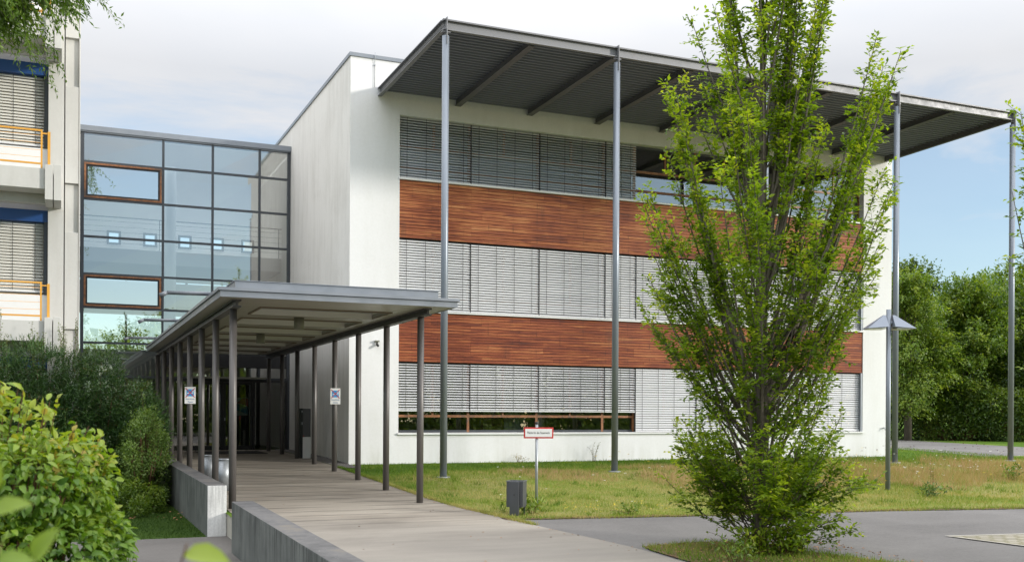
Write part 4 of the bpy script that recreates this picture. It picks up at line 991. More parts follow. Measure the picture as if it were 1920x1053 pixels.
def column_tree(x, y, z, label, group, H=10.2, seed=1, nlimb=1.0, scl=1.0, leafn=1.0, plumes=(), skirt=1.0):
    r = np.random.default_rng(seed)
    t = thing("hornbeam_tree", (x, y, z), label, "tree", group)
    wood = MB(); LP, LD, LN, LR = [], [], [], []
    B = np.array([x, y, z])
    tr = [B + np.array([.03 * math.sin(h * 1.3), .03 * math.cos(h), h]) for h in np.linspace(-.1, H * .92, 14)]
    wood.tube([tuple(p) for p in tr], [max(.012, .115 * (1 - i / 13) ** .8) for i in range(14)], 10)
    limbs = []
    def add(h0, ht, rt, az, start_leaf, tw, pw=1.0): limbs.append((h0, ht, rt, az, start_leaf, tw, pw))
    ga = 0.0
    for i in range(int(80 * nlimb * skirt)):      # low rounded skirt
        ga += 2.39996 + r.normal(0, .2); h0 = r.uniform(.05, .75); ht = h0 + r.uniform(.15, 2.0); rs = (1.36 + .10 * (.918 * math.cos(ga) - .397 * math.sin(ga))) * math.sqrt(max(.08, 1 - ((ht - 1.15) / 1.45) ** 2)); add(h0, ht, rs * r.uniform(.72, 1.08), ga, .18, .42, .7)
    for i in range(int(30 * nlimb)):      # long ascending limbs that make the vase
        ga += 2.39996 + r.normal(0, .2); h0 = r.uniform(.7, 2.4); ht = r.uniform(3.0, 6.0); add(h0, ht, r.uniform(.7, 1.75), ga, .24, .50, 1.0)
    for i in range(int(36 * nlimb)):      # upper limbs
        ga += 2.39996 + r.normal(0, .2); h0 = r.uniform(2.2, 7.2); ht = min(H, h0 + r.uniform(1.8, 3.4))
        add(h0, ht, r.uniform(.25, 1.0) * (1.30 if ht < 7 else 1.15) * np.clip((H + .8 - ht) / 3, .2, 1), ga, .18, .42, 1.1)
    for (h0, ht, rt, az) in plumes: add(h0, ht, rt, az, .30, .34, 1.0)
    for (h0, ht, rt, az, sl_, tw, pw) in limbs:
        s_ = np.linspace(0, 1, 9); d = np.array([math.cos(az), math.sin(az), 0]); side = np.array([-d[1], d[0], 0])
        wob = r.normal(0, .07)
        pts = B + d * (rt * s_ ** (.85 if pw >= 1 else .78))[:, None] * scl + side * (wob * np.sin(s_ * 3))[:, None] + np.array([0, 0, 1.]) * (h0 + (ht - h0) * s_ ** (1.12 * pw if pw >= 1 else 1.25))[:, None]
        r0 = (.007 + .0046 * (ht - h0)) * (1.0 if pw >= 1 else .8)
        wood.tube([tuple(p) for p in pts], list(np.linspace(r0, .004, 9)), 6, caps=False)
        length = np.linalg.norm(np.diff(pts, axis=0), axis=1).sum(); ntw = int(length * 16 * leafn * (1 - sl_ * .5))
        for _ in range(ntw):
            q = r.uniform(sl_, 1.0) ** .85; q = min(q, .999); i = int(q * 8); f = q * 8 - i
            p0 = pts[i] * (1 - f) + pts[i + 1] * f; tan = unit((pts[i + 1] - pts[i])[None])[0]
            td = tan * r.uniform(.5, 1.0) + d * r.uniform(-.3, .6) + r.normal(0, .55, 3); td[2] += .15; td /= np.linalg.norm(td)
            L = r.uniform(.45, 1.0) * tw * (1.1 - .55 * q)
            nl = max(5, int(L * 40)); tt = np.linspace(.12, 1, nl); pp = p0 + td * (L * tt)[:, None] + r.normal(0, .012, (nl, 3)); pp[:, 2] -= .05 * tt * tt * L
            if r.random() < .35: wood.tube([tuple(p0), tuple(pp[-1])], [.004, .002], 3, caps=False)
            sgn = np.where(np.arange(nl) % 2 == 0, 1, -1)[:, None]; sd = np.cross(td, [0, 0, 1.0]); sd = sd / (np.linalg.norm(sd) + 1e-6)
            LP.append(pp); LD.append(td * .6 + sd * sgn * .85 + r.normal(0, .3, (nl, 3)) + np.array([0, 0, -.10])); LN.append(np.array([0, 0, 1.0]) + r.normal(0, .45, (nl, 3)))
            young = sstep(.7, 1.0, q) * .22 + .05 * (ht > 6)
            LR.append(np.clip(r.normal(.36, .21) + young + r.normal(0, .13, nl), 0, 1))
    P = np.concatenate(LP); n = len(P)
    wood.build("trunk", 'bark', t)
    leaves("crown", P, np.concatenate(LD), np.concatenate(LN), r.uniform(.050, .108, n), r.uniform(.028, .054, n), np.concatenate(LR), 'leaf_hornbeam', t)
    return n
RV_ = np.array([.918, -.397]); FWD_ = np.array([.397, .918])     # right and forward seen from the path
def az_of(rt, fw): v = RV_ * rt + FWD_ * fw; return math.atan2(v[1], v[0])
pl = []
for rt, ht, h0, sp in ((-1.45, 6.6, 1.8, 7), (1.85, 7.25, 2.0, 8), (1.0, 6.5, 2.2, 5), (-.6, 8.6, 3.5, 4), (.6, 9.4, 3.6, 6), (1.1, 8.4, 3.4, 5), (-1.75, 5.2, 1.4, 5), (1.75, 4.8, 1.4, 5), (1.6, 6.0, 1.9, 5), (-1.7, 4.2, 1.3, 4)):
    for i in range(sp): pl.append((h0 + .8 * random.random(), ht - random.random() * 1.1, abs(rt) * random.uniform(.82, 1.0), az_of(rt, random.uniform(-.5, .5))))
nleaf = column_tree(9.06, 12.13, -1.96, "broad upright hornbeam with many rising stems on the soil island in the foreground", "upright hornbeams", 10.4, 5, plumes=pl)
print("hornbeam leaves", nleaf)
column_tree(11.56, 8.88, -2.0, "hornbeam tree mostly cut off by the right edge of the photo", "upright hornbeams", 7.4, 9, .75, .60, 1.1, (), 0.0)

def tuft_mesh(name, P0, n_per, L, W, spread, mat, parent, up=1.0, rlo=0., rhi=1., shape=2, r=rng):
    n = len(P0) * n_per; P = np.repeat(P0, n_per, 0)
    return None
def cloud_tree(name, x, y, z, H, RXY, label, cat, group, leafmat, leaf, ncl, per, seed, base=.12, trunk_r=.2, droop=.25, blobs=None, flat=.55):
    """a crown of leafy sprays held on boughs that start at the trunk"""
    r = np.random.default_rng(seed); t = thing(name, (x, y, z), label, cat, group); B = np.array([x, y, z])
    wood = MB(); wood.tube([tuple(B + [0, 0, -.2]), tuple(B + [.1, .05, H * .4]), tuple(B + [0, .1, H * .8])], [trunk_r, trunk_r * .7, trunk_r * .2], 8)
    if blobs is None:
        blobs = []
        for i in range(13):
            h = base + (1 - base) * (i + .5) / 13; rad = RXY * math.sin(math.pi * min(1, (h * .86 + .14))) ** .6
            for a in range(3):
                an = i * 2.4 + a * 2.1 + r.normal(0, .3); q = rad * r.uniform(.35, .72)
                blobs.append((q * math.cos(an), q * math.sin(an), h * H * .95, RXY * r.uniform(.26, .44)))
    C = []; 
    for bx, by, bz, br in blobs:
        k = max(3, int(ncl * br ** 2 / sum(q[3] ** 2 for q in blobs)))
        d = rdir(k); rad = br * r.uniform(.55, 1.08, (k, 1)) ; C.append(np.array([bx, by, bz]) + d * rad * np.array([1, 1, .8]))
        wood.tube([tuple(B + [0, 0, max(.2, bz * .55)]), tuple(B + [bx * .6, by * .6, bz * .85]), tuple(B + [bx, by, bz])], [trunk_r * .3, trunk_r * .2, .02], 5, caps=False)
    C = np.concatenate(C); C = C[C[:, 2] > .1]; nC = len(C)
    out = unit(C * np.array([1, 1, .15]) + 1e-4); shade = r.normal(.45, .17, nC)
    P = np.repeat(C, per, 0); O = np.repeat(out, per, 0); sz = leaf * 3.4
    u = r.uniform(-.4, 1, (len(P), 1)); sd = np.cross(O, [0, 0, 1.0])
    P = P + O * u * sz + sd * r.normal(0, .35, (len(P), 1)) * sz * (1.1 - np.abs(u)) + np.array([0, 0, 1.]) * (r.normal(0, flat * .4, (len(P), 1)) - droop * np.maximum(u, 0) ** 2) * sz
    n = len(P); keep = P[:, 2] > .05; P = P[keep]; O = O[keep]; n = len(P)
    D = O * .8 + r.normal(0, .55, (n, 3)) + np.array([0, 0, -droop]); N = np.array([0, 0, .7]) + O * .75 + r.normal(0, .4, (n, 3))
    rn = np.clip(np.repeat(shade, per)[keep] + r.normal(0, .15, n), 0, 1)
    wood.build("trunk", 'bark', t)
    leaves("crown", P + B, D, N, r.uniform(.7, 1.3, n) * leaf, r.uniform(.42, .62, n) * leaf, rn, leafmat, t)
    return t
def mass(name, x, y, z, blobs, label, cat, group, mat, leaf, wl_, n, seed, shape=2, up=.3, outw=.6, depth=.3, rmean=.4, jit=.4, spray=0, wood='twig', toprn=.15, nout=.6):
    """a dense shrub: leaves fill the outer shell of a lumpy union of boughs"""
    r = np.random.default_rng(seed); t = thing(name, (x, y, z), label, cat, group); B = np.array([x, y, z]); bl = np.array(blobs, float); w = MB()
    for bx, by, bz, br in blobs: w.tube([tuple(B + [bx * .1, by * .1, 0]), tuple(B + [bx * .6, by * .6, bz * .5]), tuple(B + [bx, by, bz])], [.03, .02, .006], 5, caps=False)
    wt_ = bl[:, 3] ** 2; k = r.choice(len(bl), n * 2, p=wt_ / wt_.sum()); d = rdir(n * 2); rad = bl[k, 3:4]; q = 1 - depth * r.uniform(0, 1, (n * 2, 1)) ** 1.6 + r.normal(0, .05, (n * 2, 1))
    P = bl[k, :3] + d * rad * q
    dist = np.linalg.norm(P[:, None, :] - bl[None, :, :3], axis=2) / bl[None, :, 3]; dist[np.arange(len(P)), k] = 9
    keep = (dist.min(1) > .72) & (P[:, 2] > .02); P = P[keep][:n]; d = d[keep][:n]; k = k[keep][:n]; m = len(P)
    shade = r.normal(rmean, .10, len(bl))[k]
    if spray:                                    # short shoots, many needles each
        P = np.repeat(P, spray, 0); d = np.repeat(d, spray, 0); shade = np.repeat(shade + r.normal(0, .12, m), spray); m = len(P)
        ax = unit(np.repeat(unit(d[::spray] * outw + np.array([0, 0, up]) + r.normal(0, .35, (m // spray, 3))), spray, 0)); u = np.tile(np.linspace(0, 1, spray), m // spray)[:, None]
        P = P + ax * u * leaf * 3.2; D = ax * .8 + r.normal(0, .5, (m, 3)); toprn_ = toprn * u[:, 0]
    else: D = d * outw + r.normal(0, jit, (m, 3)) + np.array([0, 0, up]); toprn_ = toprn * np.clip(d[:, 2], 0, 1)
    N = d * nout + np.array([0, 0, .55]) + r.normal(0, .35, (m, 3))
    w.build("stem", wood, t)
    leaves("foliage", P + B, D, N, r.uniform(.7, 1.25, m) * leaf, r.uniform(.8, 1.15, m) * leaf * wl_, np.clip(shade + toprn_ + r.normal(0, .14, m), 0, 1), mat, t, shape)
    return t
def lumps(n, rx, ry, h, r, rb):
    out = []
    for i in range(n):
        a = 2.39996 * i + r.normal(0, .3); q = math.sqrt((i + .5) / n); hh = h * (1 - .45 * q ** 2.2) * r.uniform(.9, 1.05)
        rr2 = rb * r.uniform(.75, 1.2); z0 = hh - rr2
        out.append((rx * q * math.cos(a), ry * q * math.sin(a), max(.2, z0), rr2))
        if i % 2: out.append((rx * q * math.cos(a) * .9, ry * q * math.sin(a) * .9, max(.2, z0 * .5), rr2 * 1.2))
        if i % 2 == 0: out.append((rx * q * math.cos(a), ry * q * math.sin(a), max(.15, z0 * .2), rr2 * 1.1))
    return out
G = "trees beyond the far road"
zf = -1.28
cloud_tree("broadleaf_tree", 39.0, 40.2, zf, 8.3, 2.3, "light green drooping tree just right of the white building corner", "tree", G, 'leaf_light', .16, 1300, 24, 21, .20, droop=.6)
cloud_tree("broadleaf_tree", 43.6, 40.8, zf, 8.1, 3.2, "big mid green tree with foliage down to the hedge, left of the last canopy column", "tree", G, 'leaf_tree', .17, 2600, 26, 22, .04)
cloud_tree("broadleaf_tree", 47.2, 39.0, zf, 7.5, 3.0, "dark green tree behind the last canopy column", "tree", G, 'leaf_dark', .17, 1900, 26, 23, .05)
cloud_tree("broadleaf_tree", 51.0, 37.5, zf, 8.3, 3.6, "dark tree with a ragged crown at the right edge", "tree", G, 'leaf_dark', .18, 1700, 24, 24, .05)
cloud_tree("broadleaf_tree", 56.0, 57.5, zf, 12.0, 3.4, "tall distant tree whose top shows beside the building", "tree", G, 'leaf_dark', .22, 1300, 24, 25, .1)
cloud_tree("broadleaf_tree", 60.5, 53.0, zf, 11.4, 4.2, "distant tree rising behind the right hand trees", "tree", G, 'leaf_tree', .24, 1300, 22, 26, .1)
cloud_tree("broadleaf_tree", 55.0, 49.0, zf, 8.5, 4.2, "distant low tree filling the gap between the other crowns", "tree", G, 'leaf_dark', .22, 1300, 22, 27, .05)
cloud_tree("broadleaf_tree", 2.6, 54.0, -1.3, 5.0, 2.4, "small green tree in the garden seen through the glass block", "tree", "garden trees behind the glass block", 'leaf_tree', .16, 500, 20, 28, .1)
cloud_tree("broadleaf_tree", 7.5, 60.0, -1.3, 6.0, 3.2, "larger garden tree seen through the glass block beside the white wall", "tree", "garden trees behind the glass block", 'leaf_tree', .18, 500, 20, 29, .1)
# clipped beech hedge under the trees
hb = thing("clipped_hedge", (37.5, 41.5, zf), "low clipped dark green hedge under the trees beyond the far road", "hedge")
bpy.data.objects.remove(hb)
rh = np.random.default_rng(77)
hl = [(5.6 * q - 2.0 + rh.normal(0, .15), -4.9 * q + 2.2 + rh.normal(0, .2), z_ * rh.uniform(.75, 1.2), rh.uniform(.65, 1.15)) for q in np.linspace(0, 1, 9) for z_ in (.55, 1.15, 1.6)]
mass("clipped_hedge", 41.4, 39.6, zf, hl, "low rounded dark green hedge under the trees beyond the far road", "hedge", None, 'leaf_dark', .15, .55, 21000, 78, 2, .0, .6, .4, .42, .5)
# trees behind the viewer: seen mirrored in the window panes
for i, (x, y, h, rr_) in enumerate(((-9, -16, 9.5, 4.0), (-1, -20, 10.5, 4.4), (7, -19, 9.0, 4.2), (14, -16, 9.5, 4.4), (20, -21, 9.5, 4.6), (26, -17, 9, 4.4), (32, -22, 9.5, 4.6), (39, -20, 9.0, 4.6), (46, -25, 9.5, 4.8), (-20, -8, 10.5, 4.2), (54, -24, 9.5, 5))):
    cloud_tree("broadleaf_tree", x, y, -2.14, h, rr_, "green park tree behind the viewer, mirrored in the window panes", "tree", "park trees behind the viewer", 'leaf_tree', .40, 330, 22, 40 + i, .0)

n = 7000; x_ = rng.uniform(-60, 110, n); u_ = rng.uniform(0, 1, n)
P = np.stack([x_, -34 + 2.5 * np.sin(x_ * .23) - .12 * np.abs(x_ - 20) * 0 + rng.normal(0, 1.4, n), -2.2 + u_ * (7.0 + 1.6 * np.sin(x_ * .31) + 1.2 * np.sin(x_ * .83))], 1)
tag(leaves("far_wood", P, rdir(n), rdir(n) + np.array([0, .8, .3]), rng.uniform(.9, 1.7, n), rng.uniform(.6, 1.1, n), np.clip(rng.normal(.4, .2, n), 0, 1), 'leaf_dark', None, 2), "wood closing off the park behind the viewer, seen only in reflections", "wood", kind='stuff')
# weeping tree at upper left, trunk outside the picture
def weeping(x, y, z, seed=3):
    r = np.random.default_rng(seed); t = thing("weeping_tree", (x, y, z), "feathery leaved tree whose hanging twigs enter at the top left corner", "tree"); B = np.array([x, y, z])
    wood = MB(); wood.tube([tuple(B + [0, 0, -.2]), tuple(B + [.1, .1, 4]), tuple(B + [.2, 0, 8]), tuple(B + [.5, .1, 12.2])], [.26, .21, .14, .04], 10)
    LP, LD, LR = [], [], []
    tips = []
    for i in range(26):
        an = i * 2.4; h = r.uniform(9.6, 12.8); q = r.uniform(1.2, 3.0); tips.append((q * math.cos(an), q * math.sin(an), h))
    tips += [(2.2, -.3, 11.8), (2.9, .2, 12.6), (3.6, .2, 13.2), (3.2, .8, 12.2), (4.2, .4, 13.0), (2.5, .6, 10.4), (1.9, -.5, 10.8), (2.9, -.4, 10.9)]
    for tx, ty, th in tips:
        p0 = B + [0.15, 0, th * .84]; p1 = B + [tx, ty, th]
        pts = curve_pts(p0, p1, (0, 0, .5), 7); wood.tube([tuple(p) for p in pts], list(np.linspace(.05, .008, 7)), 5, caps=False)
        for _ in range(16):
            q = r.uniform(.6, 1.0); i = min(5, int(q * 6)); p = pts[i] + (pts[i + 1] - pts[i]) * (q * 6 - i)
            ln = r.uniform(.5, 1.5); d = np.array([tx, ty, 0]) * .12 + r.normal(0, .35, 3); d[2] = 0
            k = int(ln * 46); s_ = np.linspace(0, 1, k)[:, None]; tw = p + d * s_ * ln + np.array([0, 0, -1.]) * (s_ ** 1.6) * ln * .9
            wood.tube([tuple(tw[j]) for j in (0, k // 2, k - 1)], [.006, .004, .002], 3, caps=False)
            LP.append(tw + r.normal(0, .03, (k, 3))); LD.append(np.tile(d, (k, 1)) * .5 + r.normal(0, .6, (k, 3)) + np.array([0, 0, -.7])); LR.append(np.clip(r.normal(.45, .18) + r.normal(0, .14, k), 0, 1))
    # hanging twigs that reach into view: (right, height) of their tips
    for (tx, tz, k0) in ((-1.1, 7.0, 12), (-1.3, 6.75, 9), (-.85, 7.15, 10), (-.6, 7.45, 7), (-1.05, 7.5, 12), (-.7, 7.75, 10), (-.35, 7.6, 7), (-.12, 7.15, 2), (.0, 7.55, 6), (.25, 7.45, 4), (.36, 7.7, 5), (-.3, 7.9, 8), (.1, 7.85, 6), (-1.5, 7.1, 10), (-1.8, 6.8, 8), (-.9, 6.85, 3)):
        for _ in range(k0):
            p1 = np.array([tx + r.normal(0, .10), 22.0 + r.normal(0, .45), tz + r.uniform(0, .3)]); p0 = p1 + np.array([-r.uniform(.5, 1.1), r.normal(0, .3), r.uniform(.5, 1.2)])
            pts = curve_pts(p0, p1, (.25, 0, .22), 12); wood.tube([tuple(p) for p in pts[::3]], list(np.linspace(.008, .002, 4)), 4, caps=False)
            k = 74; s_ = r.uniform(0, 1, k); i = np.minimum(10, (s_ * 11).astype(int)); f = (s_ * 11 - i)[:, None]; P = pts[i] * (1 - f) + pts[i + 1] * f
            LP.append(P + r.normal(0, .025, (k, 3))); LD.append((p1 - p0) * .35 + r.normal(0, .5, (k, 3)) + np.array([0, 0, -.5])); LR.append(np.clip(r.normal(.42, .2) + r.normal(0, .15, k), 0, 1))
    P = np.concatenate(LP); n = len(P)
    wood.build("trunk", 'bark', t)
    leaves("crown", P, np.concatenate(LD), rdir(n) + np.array([0, 0, .7]), r.uniform(.08, .15, n), r.uniform(.026, .042, n), np.concatenate(LR), 'leaf_willow', t)
weeping(-2.9, 22.4, ZL)

# shrubs on the left
def shrub(name, x, y, z, label, cat, group, mat, stems, leaf, wl_, per, seed, shape=2, wood='twig', updir=.5, lo=.25, rmean=.4, young=.25, spread=.5):
    """stems: list of (tip dx, dy, dz); leaves sit on side shoots of every stem"""
    r = np.random.default_rng(seed); t = thing(name, (x, y, z), label, cat, group); B = np.array([x, y, z]); w = MB(); LP, LD, LR = [], [], []
    for (dx, dy, dz) in stems:
        p0 = B + np.array([dx * .12 + r.normal(0, .04), dy * .12 + r.normal(0, .04), 0]); p1 = B + np.array([dx, dy, dz])
        pts = curve_pts(p0, p1, (-dx * .15 + r.normal(0, .05), -dy * .15 + r.normal(0, .05), dz * .12), 8); w.tube([tuple(p) for p in pts], list(np.linspace(.005 + .0016 * dz, .002, 8)), 4, caps=False)
        s_ = r.uniform(lo, 1, per) ** .8; i = np.minimum(6, (s_ * 7).astype(int)); f = (s_ * 7 - i)[:, None]; P = pts[i] * (1 - f) + pts[i + 1] * f
        sp = spread * (1.12 - s_)[:, None] * .35 + .5 * leaf; off = rdir(per) * r.uniform(0, 1, (per, 1)) * sp
        LP.append(P + off); LD.append(unit(off) * .9 + r.normal(0, .4, (per, 3)) + np.array([0, 0, updir])); LR.append(np.clip(rmean + young * s_ ** 4 + r.normal(0, .12) + r.normal(0, .13, per), 0, 1))
    P = np.concatenate(LP); n = len(P); w.build("stem", wood, t)
    leaves("foliage", P, np.concatenate(LD), rdir(n) * .7 + np.array([0, -.25, .8]), r.uniform(.75, 1.2, n) * leaf, r.uniform(.85, 1.15, n) * leaf * wl_, np.concatenate(LR), mat, t, shape)
    return t
def dome(n, rx, ry, h, r, jag=.15):
    out = []
    for i in range(n):
        a = r.uniform(0, 2 * math.pi); q = math.sqrt(r.uniform(0, 1)); hh = h * math.sqrt(max(.05, 1 - .85 * q * q)) * r.uniform(1 - jag, 1 + jag)
        out.append((rx * q * math.cos(a), ry * q * math.sin(a), hh * (.45 + .55 * r.random() ** .5)))
    return out
r0 = np.random.default_rng(31)
# large leaved bush in the near left corner
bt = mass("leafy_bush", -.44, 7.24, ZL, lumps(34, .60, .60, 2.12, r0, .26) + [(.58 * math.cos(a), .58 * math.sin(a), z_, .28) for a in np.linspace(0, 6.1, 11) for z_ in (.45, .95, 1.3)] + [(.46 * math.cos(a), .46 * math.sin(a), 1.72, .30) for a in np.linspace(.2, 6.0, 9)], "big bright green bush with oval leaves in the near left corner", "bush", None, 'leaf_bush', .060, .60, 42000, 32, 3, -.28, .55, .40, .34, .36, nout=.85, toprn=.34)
shoots = []
for i in range(46):
    a = r0.uniform(0, 6.28); q = r0.uniform(0, .8); shoots.append((q * math.cos(a) * .95, q * math.sin(a) * .95, 2.36 - .70 * q * q + r0.normal(0, .07)))
sh = shrub("shoots", -.42, 7.26, ZL, "x", "x", None, 'leaf_bush', shoots, .062, .55, 15, 33, 3, 'twig', .25, .80, .55, .3, .06)
for ch in list(sh.children): ch.parent = bt
sh.name = "x"; ROOT.pop(sh); bpy.data.objects.remove(sh)
# dark yew masses before the old building
yew = [(-1.6, 25.4, 3.55, 1.3), (-.45, 25.5, 3.75, 1.15), (.65, 25.7, 3.55, 1.0), (1.5, 25.9, 2.75, .75), (-2.6, 25.2, 3.6, 1.2)]
yl = ("dark yew shrub at the far left before the balconies", "dark yew shrub under the pale twiggy shrub", "tall dark yew shrub below the glass corner", "low dark yew shrub nearest the walkway roof", "dark yew shrub cut by the left edge")
for i, (x, y, h, rr_) in enumerate(yew):
    r1 = np.random.default_rng(50 + i)
    mass("yew_shrub", x, y, ZL, lumps(12, rr_ * .78, rr_ * .62, h, r1, rr_ * .42), yl[i], "shrub", "dark yews by the old building", 'leaf_yew', .075, .22, 5200, 60 + i, 1, .55, .7, .35, .42, .4, spray=9, toprn=.22)
for i, (x, y, h, rr_, lab) in enumerate(((-.55, 26.3, 4.5, .60, "thin pale twiggy shrub standing above the dark yews"), (.12, 26.4, 4.6, .42, "slender pale shrub by the pilaster above the yews"), (-1.3, 26.3, 4.3, .5, "pale twiggy shrub close to the left edge"))):
    r1 = np.random.default_rng(70 + i)
    shrub("twiggy_shrub", x, y, ZL, lab, "shrub", "pale twiggy shrubs", 'leaf_grey', [(a, b_, c * 1.0 + .25) for a, b_, c in dome(40, rr_, rr_, h, r1, .06)], .046, .5, 170, 80 + i, 2, 'twig', .2, .25, .5, .2, .30)
r1 = np.random.default_rng(91)
bl = mass("broadleaf_shrub", 1.70, 24.7, ZL, lumps(22, .52, .9, 2.2, r1, .21), "light green small leaved shrub beside the concrete wall end", "shrub", None, 'leaf_sallow', .058, .5, 13000, 92, 2, .15, .8, .75, .50, .6)
sh2 = shrub("shoots", 1.70, 24.7, ZL, "x", "x", None, 'leaf_sallow', [(a_, b2, c2 + .25) for a_, b2, c2 in dome(34, .58, .7, 2.3, r1, .10)], .058, .5, 46, 95, 2, 'twig', .1, .45, .5, .3, .25)
for ch in list(sh2.children): ch.parent = bl
ROOT.pop(sh2); bpy.data.objects.remove(sh2)
r1 = np.random.default_rng(93)
mass("ground_shrub", 1.45, 24.2, ZL, lumps(16, .55, 1.9, .80, r1, .20), "low dark leafy shrub at the foot of the concrete wall", "shrub", None, 'leaf_tree', .06, .55, 8000, 94, 2, 0, .7, .7, .36, .6)
# near sprigs out of focus
def sprig(base, tips, label, seed):
    r = np.random.default_rng(seed); t = thing("shrub_sprig", base, label, "twig", "blurred sprigs near the lens"); w = MB(); LP, LD, LN = [], [], []
    for (tip, lv) in tips:
        pts = curve_pts(base, tip, (0, 0, .08), 8); w.tube([tuple(p) for p in pts], list(np.linspace(.005, .0018, 8)), 5, caps=False)
        for (u, dx, dz) in lv:
            i = min(6, int(u * 7)); P = pts[i] + (pts[i + 1] - pts[i]) * (u * 7 - i); LP.append(P); LD.append(np.array([dx * .918, -.397 * dx - .12, dz])); LN.append(np.array([-.2, -.6, .75]))
    n = len(LP); w.build("stem", 'twig', t)
    leaves("foliage", np.array(LP), np.array(LD), np.array(LN), r.uniform(.062, .082, n), r.uniform(.034, .044, n), r.uniform(.62, .85, n), 'leaf_bush', t, 3)
def pix(px, py, d):
    u = (px - 960) / 1953.85 * d; v = -(py - 775.4 - .0057 * (px - 960)) / 1953.85 * d
    return np.array([d * .3960 + u * .9182, d * .9182 - u * .3960, v])
sprig((-.70, 1.55, ZL), [(pix(2, 905, 1.75), [(.99, -.2, .9), (.93, .5, -.9), (.97, .9, .5), (.9, -.4, -.6)]), (pix(75, 1035, 1.7), [(.99, .3, .7), (.96, .95, .35), (.93, -.9, .2)]), (pix(5, 1020, 1.65), [(.98, .8, .3), (.95, .9, -.5)]), (pix(120, 1062, 1.6), [(.99, .9, .25), (.95, -.7, .3)])], "yellow green out of focus sprig in the lower left corner", 5)
sprig((-.35, 1.60, ZL), [(pix(352, 1022, 1.7), [(.99, 1.0, .05), (.97, .8, -.35), (.95, -.9, -.30), (.93, -.5, .2)])], "out of focus leafy twig before the near concrete wall", 6)

# ------------------------------------------------------------------ grass blades, flowers, weeds
def in_road(x, y): return (y < 16.25) & (x < np.interp(-y, -np.array([16.25, 15.85, 15.5, 15.0, 14.2, 13.0, 11.0]), np.array([7.0, 10, 14.2, 17.5, 22, 30, 60])))
def blades(n, xr, yr, h, wdt, dryf, mat, name, label, ok=None, zf_=gz):
    x = rng.uniform(*xr, n); y = rng.uniform(*yr, n)
    if ok is not None: k = ok(x, y); x, y = x[k], y[k]
    n = len(x); P = np.stack([x, y, zf_(x, y) - .005], 1); D = np.array([0, 0, 1.]) + rng.normal(0, .45, (n, 3)) * np.array([1, 1, .1])
    rn = np.clip(dryf(x, y) + rng.normal(0, .16, n), 0, 1)
    return tag(leaves(name, P, D, rdir(n) * np.array([1, 1, .1]), rng.uniform(*h, n), rng.uniform(*wdt, n), rn, mat, None, 1), label, "grass", kind='stuff')
def patch(x, y): return .5 * np.sin(x * .9 + 1.3 * np.sin(y * .7)) * np.sin(y * 1.1 + .7 * np.sin(x * .6)) + .3 * np.sin(x * 2.7 + y * 1.9)
def dry(x, y): return .14 + .52 * (1 - sstep(22.6, 26.3, y)) + .32 * patch(x, y)
okl = lambda x, y: (~in_road(x, y)) & (x > np.interp(y, [16, 16.2, 18, 20, 40], [7.0, 7.02, 6.82, 6.70, 6.68])) & ((y < 27.9) | (x > 26.4)) & ~((y > 26.6) & (x < 7.25))
blades(90000, (6.65, 19), (16.0, 27.9), (.03, .085), (.006, .012), dry, 'blade', "lawn_grass", "short green and straw coloured grass before the white wall", okl)
blades(60000, (15, 31), (14.6, 32), (.04, .12), (.008, .016), lambda x, y: .14 + .42 * (1 - sstep(22, 24.5, y)) + .22 * patch(x, y), 'blade', "meadow_grass", "grass of the rough lawn right of the tree", okl)
xe = rng.uniform(7.0, 30, 9000); ye = edge_y(xe) + rng.normal(.02, .09, 9000); ke = ye > edge_y(xe) - .10; xe, ye = xe[ke], ye[ke]; ne = len(xe)
tag(leaves("verge_grass", np.stack([xe, ye, gz0(ye) + .005], 1), np.array([0, -.25, 1.]) + rng.normal(0, .5, (ne, 3)) * np.array([1, 1, .1]), rdir(ne) * np.array([1, 1, .1]), rng.uniform(.04, .11, ne), rng.uniform(.006, .012, ne), np.clip(.5 + .35 * patch(xe * 1.5, ye) + rng.normal(0, .15, ne), 0, 1), 'blade', None, 1), "ragged grass hanging over the asphalt edge", "grass", kind='stuff')
ye = rng.uniform(15.5, 27, 7000); xe = np.array([path_x1(v) for v in ye]) + rng.normal(.02, .035, 7000); ne = len(xe)
tag(leaves("path_side_grass", np.stack([xe, ye, gz0(ye) + .005], 1), np.array([-.25, 0, 1.]) + rng.normal(0, .5, (ne, 3)) * np.array([1, 1, .1]), rdir(ne) * np.array([1, 1, .1]), rng.uniform(.03, .09, ne), rng.uniform(.006, .012, ne), np.clip(dry(xe, ye) + rng.normal(0, .15, ne), 0, 1), 'blade', None, 1), "grass creeping over the right edge of the paved walk", "grass", kind='stuff')
# tall dry flowering grass on the mound
def mead(x, y): return okl(x, y) & (np.abs(y - 20.6 + .4 * np.sin(x)) < 1.7 + .6 * np.sin(x * 1.7)) & (patch(x * 1.3, y) > -.35)
blades(42000, (12.5, 29), (17.6, 24.5), (.18, .40), (.004, .009), lambda x, y: .62 + .3 * patch(x * .8, y), 'stalk', "dry_meadow_stalks", "pinkish dry flowering grass on the rise by the lamp", mead)
blades(9000, (10, 17), (21.0, 24.2), (.08, .2), (.004, .008), lambda x, y: .7 + .2 * patch(x, y), 'stalk', "dry_grass_patch", "straw pink grass around the second canopy column", lambda x, y: okl(x, y) & (patch(x * .7 + 2, y * .6) > .05))
blades(22000, (-3.5, 2.28), (18.5, 24.5), (.03, .08), (.006, .012), lambda x, y: .4 + .3 * patch(x, y), 'blade_shaded', "lower_lawn_grass", "green grass left of the concrete wall, darkened for the shade on it", None, lambda x, y: np.full_like(x, ZL))
